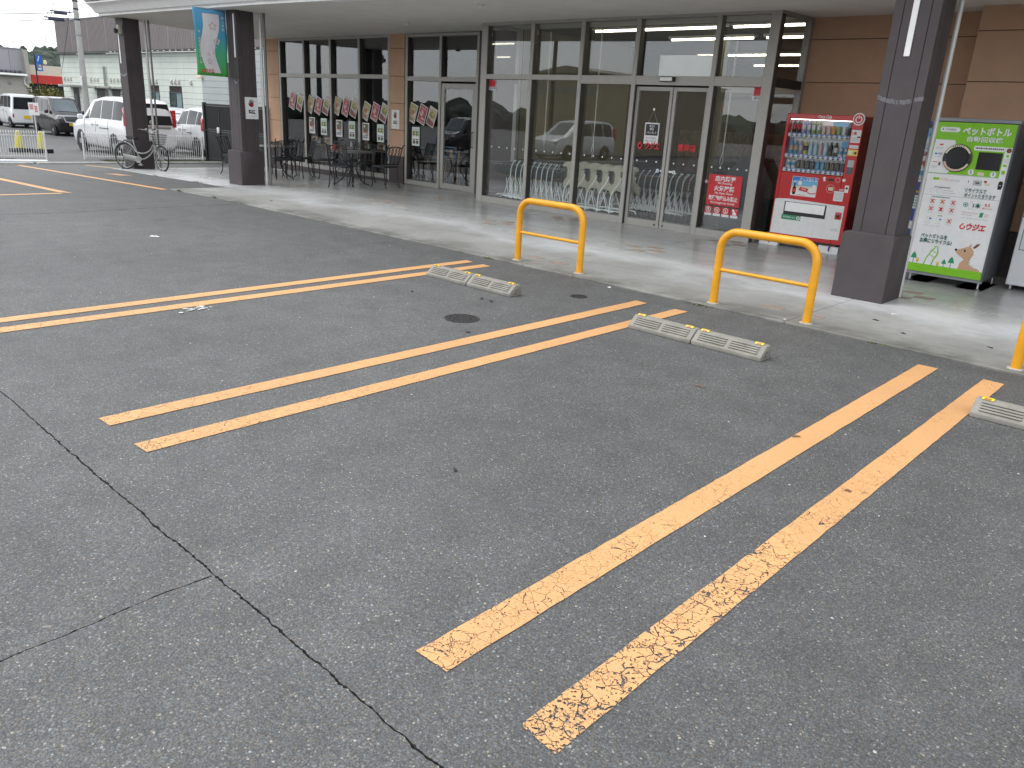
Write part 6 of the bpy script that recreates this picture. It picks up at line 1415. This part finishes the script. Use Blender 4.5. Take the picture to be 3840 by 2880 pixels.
for x0, x1 in zip([bx0+.75+k*2.36 for k in range(10)], [bx0+.75+k*2.36 for k in range(1, 11)]):
    p_ = MB().box(x0+.004, x1-.004, YB-.33, YB-.2, 3.70, 5.32)
    k = x0+.08
    while k < x1-.05: p_.box(k, k+.05, YB-.345, YB-.33, 3.70, 5.32); k += .16
    p_.build('parapet_panel', M_PAR, nb)
MB().box(bx0+.72, -28.8, YB-.36, YB-.18, 5.321, 5.36).build('parapet_cap', M_GRY, nb)
MB().box(bx0-.05, -28.9, YB-.30, YB+.0, 3.63, 3.69).build('soffit_strip', M_BLK, nb)
pp = MB()
for k in range(26): x = -45.2+k*.62; pp.box(x, x+random.uniform(.08, .3), YB-.34, YB-.305, 3.635, 3.67)
pp.build('pipe_brackets', M_FW, nb)['kind'] = 'stuff'
for a, b, z0, z1 in wins:
    w = MB(); w.box(a, a+.07, YB-.02, YB+.03, z0, z1).box(b-.07, b, YB-.02, YB+.03, z0, z1).box(a, b, YB-.021, YB+.029, z1-.06, z1).box(a, b, YB-.021, YB+.029, z0, z0+.05).box((a+b)/2-.05, (a+b)/2+.05, YB-.022, YB+.028, z0+.05, z1-.06)
    wo_ = w.build('window', pm('dark_sash', (.02, .025, .04), .4), nb)
    MB().box(a+.07, (a+b)/2-.05, YB, YB+.01, z0+.05, z1-.06).build('pane', pm('far_pane_dark', (.05, .07, .07), .1, var=.3, scale=1), wo_); MB().box((a+b)/2+.05, b-.07, YB, YB+.01, z0+.05, z1-.06).build('pane', pm('far_pane_pale', (.22, .30, .32), .1, var=.1, scale=1), wo_)
for a, b, z1 in holes[1:]:
    d_ = MB().box(a, b, YB-.012, YB-.002, -.5, z1-.02).build('doorway', M_BLK, nb)
    MB().box(a+.1, a+.5, YB-.02, YB-.013, -.4, z1-.35).build('door', pm('grey_door', (.10, .10, .11), .5, var=.2), d_)
for a, b in ((-52.2, -50.4), (-48.7, -46.8), (-46.6, -44.9), (-44.7, -43.2)): MB().box(a, b, YB-.65, YB-.001, 1.86, 1.98).build('door_canopy', M_OLDC, nb, bevel=.02)
M_VENT = pm('vent_hood', (.55, .55, .50), .5, var=.1)
for x in (-52.87, -52.35, -51.9, -48.9, -48.4, -47.95, -46.2, -45.75, -45.3, -44.9, -44.45, -44.0, -41.37, -41.0, -40.69, -39.06, -38.7, -38.32, -37.10):
    v_ = MB().prism([(YB-.001, 2.24), (YB-.001, 2.44), (YB-.10, 2.34), (YB-.10, 2.22)], x-.05, x+.05, 'yz').build('vent_hood', M_VENT, nb); MB().box(x-.045, x+.045, YB-.09, YB-.01, 2.205, 2.218).build('vent_grille', M_BLK, v_)
for x, z0, z1 in ((-46.9, -.5, 2.95), (-46.75, -.5, 3.0), (-35.6, -.5, 3.6), (-35.72, -.5, 3.6)): MB().tube([(x, YB-.08, z0), (x, YB-.08, z1)], .035, 8).build('downpipe', M_OLDC, nb, smooth=50)
MB().box(-35.75, -35.35, YB-.42, YB-.301, 2.46, 2.6).build('camera_box', F_CR, nb, bevel=.02)
# concrete pole with cables
M_POLE = pm('pole_concrete', (.36, .36, .35), .8, var=.1, scale=3, bump=.1)
up_ = thing('utility_pole', 'grey concrete utility pole with step bolts behind the white minivan', 'utility pole', (-37.65, 13.55, -.45))
MB().tube([(0, 0, 0), (0, 0, 11)], [.135, .058], 16).build('shaft', M_POLE, up_, smooth=50)
for z in (4.3, 4.9, 5.3, 5.6): MB().lathe([(.11, -.03), (.115, 0), (.11, .03)], 16, (0, 0, z)).build('clamp_band', M_BLK if z > 4.8 else M_GRY, up_, smooth=40)
for k in range(10): MB().tube([(0, 0, 2.4+k*.45), (.28*(-1)**k, 0, 2.4+k*.45)], .009, 6).build('step_bolt', M_GRY, up_)
MB().box(.07, .15, -.16, -.11, 2.35, 2.72).build('number_board', F_W, up_); MB().box(-.04, .03, -.17, -.13, 2.55, 2.68).build('number_board', F_W, up_)
M_CABLE = pm('cable', (.05, .06, .09), .6, var=.2)
def cable(a, b, sag, r, label, n=14):
    pts = [Vector(a).lerp(Vector(b), k/n)-Vector((0, 0, 4*sag*(k/n)*(1-k/n))) for k in range(n+1)]
    tag(MB().tube(pts, r, 6).build('overhead_cable', M_CABLE), label, 'cable', 'overhead cables')
PT = Vector((-37.65, 13.45, 0))
cable((PT.x, PT.y, 4.72), (-97.8, 22.0, 8.2), .15, .022, 'upper level cable running left from the concrete pole')
cable((PT.x, PT.y, 4.50), (-97.8, 21.9, 7.7), .25, .018, 'second level cable running left from the concrete pole')
cable((-56.2, 21.4, 4.12), (-58.9, 11.5, 5.8), .02, .014, 'faint cable sloping down in front of the hill')
cable((-47.3, 16.35, 6.9), (-71.4, 23.1, 4.84), .05, .016, 'steep cable crossing the sky, right one'); cable((-47.3, 16.2, 6.9), (-71.4, 22.75, 4.84), .05, .013, 'steep cable crossing the sky, left one')
cable((PT.x, PT.y-.1, 4.95), (-53.4, 18.0, 2.6), .1, .012, 'service cable from the pole across the brown parapet')
for (x, y, z, w, lb) in ((-39.72, 13.66, 4.80, .50, 'dark cable joint box nearest the pole, upper one'), (-39.78, 13.48, 4.53, .62, 'dark cable joint box nearest the pole, lower one')):
    tag(MB().box(-w/2, w/2, -.07, .07, -.07, .06).tube([(-w/2-.15, 0, .05), (w/2+.15, 0, .05)], .03, 8).build('cable_box', pm('cable_box', (.03, .03, .06), .6), None, (x, y, z), (0, 0, R(72)), bevel=.02), lb, 'cable box')
# house at the far left
M_STUC = pm('warm_grey_render', (.36, .345, .315), .85, var=.05, scale=2); M_MET = pm('grey_metal_siding', (.32, .32, .34), .6, var=.06, scale=1.5, streak=True); M_RT = pm('dark_roof_tile', (.10, .10, .125), .5, var=.2, scale=6)
hs = thing('house', 'warm grey house with a dark tiled pent roof at the left edge', 'house', (0, 0, 0))
HX = -67.0
MB().box(HX-8, HX, 8, 20.35, -.5, 2.55).build('wall', M_STUC, hs); MB().box(HX-8, HX-.35, 8, 20.25, 2.55, 4.25).build('upper_wall', M_MET, hs)
for k in range(14): MB().box(HX-.352, HX-.335, 9+k*.8, 9.03+k*.8, 2.9, 4.22).build('siding_seam', M_GRY, hs)
MB().box(HX-8.1, HX-.3, 7.9, 20.33, 4.25, 4.32).build('roof_edge', M_GRY, hs); MB().box(HX-.36, HX+.04, 20.25, 20.5, 2.0, 4.24).build('side_wall', M_STUC, hs)
rt_ = MB().box(HX-.33, HX+.38, 8, 20.2, 2.56, 2.62).build('roof', M_FW, hs)
tl_ = MB().lathe([(.0, 0), (.11, .02), (.12, .2), (.10, .62), (0, .64)], 8, (0, 0, 0), 'x').mesh('roof_tile', M_RT, smooth=50)
for k in range(28): ob('roof_tile', tl_, rt_, (HX-.30, 12.2+k*.285, 2.72))
MB().tube([(HX+.42, 8, 2.55), (HX+.42, 20.2, 2.50)], .06, 8).build('gutter', M_FW, hs, smooth=50); MB().tube([(HX+.42, 20.1, 2.5), (HX+.1, 20.05, 2.2), (HX+.1, 20.05, 1.9), (HX+.1, 20.4, 1.7), (HX+.1, 20.45, -.4)], .05, 8).build('downpipe', M_FW, hs, smooth=50)
MB().lathe([(.10, 0), (.12, .05), (0, .06)], 14, (HX, 19.1, 1.95), 'x').build('wall_vent', M_GRY, hs, smooth=40)
an = thing('tv_antenna', 'thin roof antenna on the grey house', 'antenna', (HX-.8, 19.95, 3.6)); MB().tube([(0, 0, 0), (0, 0, 1.55)], .022, 8).build('mast', M_GRY, an)
ar = MB().tube([(0, -.65, 1.5), (0, .55, 1.58)], .014, 6)
for k in range(6): ar.tube([(-.28, -.6+k*.2, 1.5+k*.013), (.28, -.6+k*.2, 1.5+k*.013)], .008, 5)
ar.tube([(0, .5, 1.25), (0, .62, 1.6), (0, .42, 1.95)], .012, 6); ar.build('boom', M_GRY, an)
rb_ = thing('roadside_shop', 'cream shop with a broad red band behind the blue flag', 'shop', (0, 0, 0))
MB().box(-86, -68, 20.6, 34, 2.62, 3.3).build('cream_band', pm('cream_band', (.60, .54, .45), .7, var=.04), rb_); MB().box(-86, -67.9, 20.55, 34, 2.02, 2.618).build('red_band', pm('shop_red', (.52, .035, .03), .6, var=.06), rb_); MB().box(-86, -68.3, 20.8, 34, -.5, 2.02).build('shop_front', M_BLK, rb_)
MB().lathe([(.0, .28), (.10, .24), (.13, .12), (.10, .0), (0, -.02)], 12, (-68.3, 22.0, 3.42)).build('roof_lamp', F_CR, rb_, smooth=40)
fg = thing('street_banner', 'blue advertising flag on a dark pole beyond the cars', 'flag', (-55.36, 17.30, -.45), R(72))
MB().tube([(0, 0, 0), (0, 0, 4.0)], .04, 8).build('pole', M_BLK, fg, smooth=50)
MB().box(.03, .36, -.012, .012, 3.12, 4.0).build('flag', pm('flag_blue', (.015, .11, .42), .7, var=.1, scale=5), fg)
p = PR(); p.p(F_W, [(.12, 3.66), (.16, 3.66), (.25, 3.95), (.21, 3.95)], 1).r(F_TAN, .16, .30, 3.32, 3.48, 1).r(F_W, .10, .30, 3.20, 3.28, 1).lines(F_SKY, .06, .14, 3.3, 3.6, 4, 1); p.build('flag_print', fg, (0, -.013, 0))
# white building glimpsed past the middle column
wb_ = thing('rear_building', 'white building with dark window bands glimpsed right of the banner column', 'building', (0, 0, 0))
MB().box(-31.2, -24.0, 19.5, 26, -.5, 4.4).build('wall', M_CW, wb_)
for z in (1.6, 3.0): MB().box(-31.1, -24.1, 19.46, 19.499, z, z+.07).build('window_band', M_BLK, wb_)
for x in (-30.6, -28.8, -27): MB().box(x, x+.9, 19.45, 19.499, 1.75, 2.7).build('window', pm('far_pane_dark', (.05, .07, .07)), wb_)

# ================================================================ TREES, HILL
M_FOL = pm('foliage', (.022, .036, .024), .8, var=.5, scale=1.2); M_FOL2 = pm('foliage_yellow', (.15, .15, .03), .7, var=.4, scale=4); M_HILL = pm('forest_floor', (.04, .055, .035), .9, var=.4, scale=.2); M_BARK = pm('bark', (.10, .075, .055), .9, var=.3)
tr = thing('garden_tree', 'small yellow-green tree before the red shop band', 'tree', (-62.3, 19.9, -.45))
MB().tube([(0, 0, 0), (.02, .0, .9), (0, .05, 1.6)], [.06, .05, .025], 8).build('trunk', M_BARK, tr)
lf = MB()
for _ in range(1500):
    a, b_, r_ = random.uniform(0, 6.28), random.gauss(0, .42), random.random()**.5
    cx, cy, cz = 1.05*r_*math.cos(a), 1.15*r_*math.sin(a), 1.55+b_*(1-.5*r_)+.25*math.sin(a*3)
    s_ = random.uniform(.03, .08); d1 = Vector((random.gauss(0, 1), random.gauss(0, 1), random.gauss(0, .6))).normalized(); d2 = d1.orthogonal().normalized(); c_ = Vector((cx, cy, cz))
    lf.quad(c_-d1*s_*2, c_+d2*s_*.6, c_+d1*s_*2, c_-d2*s_*.6)
lf.build('crown', M_FOL2, tr, fix=False)
def ridge(y): return 15.2+3.2*math.sin(y*.012+.6)+1.6*math.sin(y*.037)+1.0*math.sin(y*.09+1)
hl = MB(); ny, nxh = 60, 8
vs = []
for i in range(ny+1):
    y = -160+i*10.0
    for j in range(nxh+1): u = j/nxh; vs.append((-270-150*u, y, -1.5+(ridge(y)+1.5)*(u**.7)*1.0))
    
hl.add(vs, [(i*(nxh+1)+j, (i+1)*(nxh+1)+j, (i+1)*(nxh+1)+j+1, i*(nxh+1)+j+1) for i in range(ny) for j in range(nxh)])
tag(hl.build('hill', M_HILL, smooth=60), 'wooded hill beyond the houses', None, None, 'structure')
def blobs(name, pts, label):
    base = bmesh.new(); bmesh.ops.create_icosphere(base, subdivisions=2, radius=1.0); bv = [v.co.copy() for v in base.verts]; bf = [[v.index for v in f.verts] for f in base.faces]; base.free()
    mb = MB()
    for (x, y, z, r_, h_) in pts:
        ph_ = random.uniform(0, 6.28); sc_ = [r_*random.uniform(.75, 1.3) for _ in range(2)]
        mb.add([(x+v.x*sc_[0]*(1+random.uniform(-.2, .2)), y+v.y*sc_[1]*(1+random.uniform(-.2, .2)), z+v.z*h_*(1+random.uniform(-.25, .25))) for v in bv], bf)
    return tag(mb.build(name, M_FOL, fix=False), label, 'forest', None, 'stuff')
pts = []
for _ in range(900):
    y = random.uniform(20, 190); u = random.random()**.7; r_ = random.uniform(2.2, 4.5)
    pts.append((-270-150*u, y, -1.5+(ridge(y)+1.5)*(u**.7)+r_*.3-2.2, r_, r_*random.uniform(.7, 1.2)))
for y, h_ in ((97, 3.4), (101, 3.0), (106, 2.4), (112, 2.0), (121, 2.6), (132, 2.2)): pts.append((-400, y, ridge(y)+.6, 1.6, h_))
blobs('forest', pts, 'dark green forest covering the hill')
pts = []
for _ in range(420):
    a = random.uniform(R(185), R(285)); d = random.uniform(105, 135); r_ = random.uniform(1.4, 2.6); pts.append((d*math.cos(a)-10, d*math.sin(a), r_*.4, r_*1.4, r_*random.uniform(.6, 1.1)))
blobs('tree_belt', pts, 'belt of trees beyond the car park mirrored in the shop windows')
# across the car park, mirrored in the glass: warehouse and two poles
wh = thing('warehouse', 'beige warehouse with a strip of high windows mirrored in the entrance glass', 'warehouse', (0, 0, 0))
M_BEI = pm('beige_wall', (.40, .35, .25), .8, var=.06, scale=1)
MB().box(-34, -29.2, -30, -15.5, -.5, 4.2).build('wall', M_BEI, wh); MB().prism([(-34.3, 4.2), (-28.9, 4.2), (-31.5, 4.6)], -30.3, -15.2, 'xz').build('roof', pm('warehouse_roof', (.30, .28, .24), .7), wh)
for k in range(5): MB().box(-33.7+k*.9, -33.1+k*.9, -15.5, -15.46, 3.05, 3.45).build('window', pm('far_pane_pale', (.22, .30, .32)), wh)
for i, (x, y, lb) in enumerate(((-39.4, -1.6, 'utility pole with crossarms mirrored in the second cafe pane'), (-37.2, -3.4, 'utility pole with crossarms mirrored in the third cafe pane'), (-31, -13.6, 'utility pole with crossarms mirrored in the entrance glass'))):
    t = thing('utility_pole', lb, 'utility pole', (x, y, -.45), .4*i, 'utility poles across the car park'); MB().tube([(0, 0, 0), (0, 0, 8.5)], [.16, .10], 12).build('shaft', M_POLE if i == 5 else M_BLK, t)
    for z in (7.4, 8.1): MB().box(-.9, .9, -.04, .04, z, z+.08).build('crossarm', M_BLK, t)
    ins = MB()
    for z in (7.48, 8.18):
        for k in range(4): ins.lathe([(.05, 0), (.07, .1), (.04, .2), (0, .22)], 8, (-.8+k*.53, 0, z))
    ins.build('insulator', M_BLK, t)
cable((-39.4, -1.6, 6.9), (-31, -13.6, 6.9), .5, .02, 'cable between the poles across the car park, lower'); cable((-39.4, -1.6, 7.7), (-31, -13.6, 7.7), .4, .02, 'cable between the poles across the car park, upper')
dup(kei, None, (-31.5, -5.5, gz(-31)), R(90), 'dark kei van across the car park mirrored in the shop glass'); dup(minivan, None, (-25.5, -9.0, gz(-25)), R(90), 'white minivan across the car park mirrored in the entrance glass')
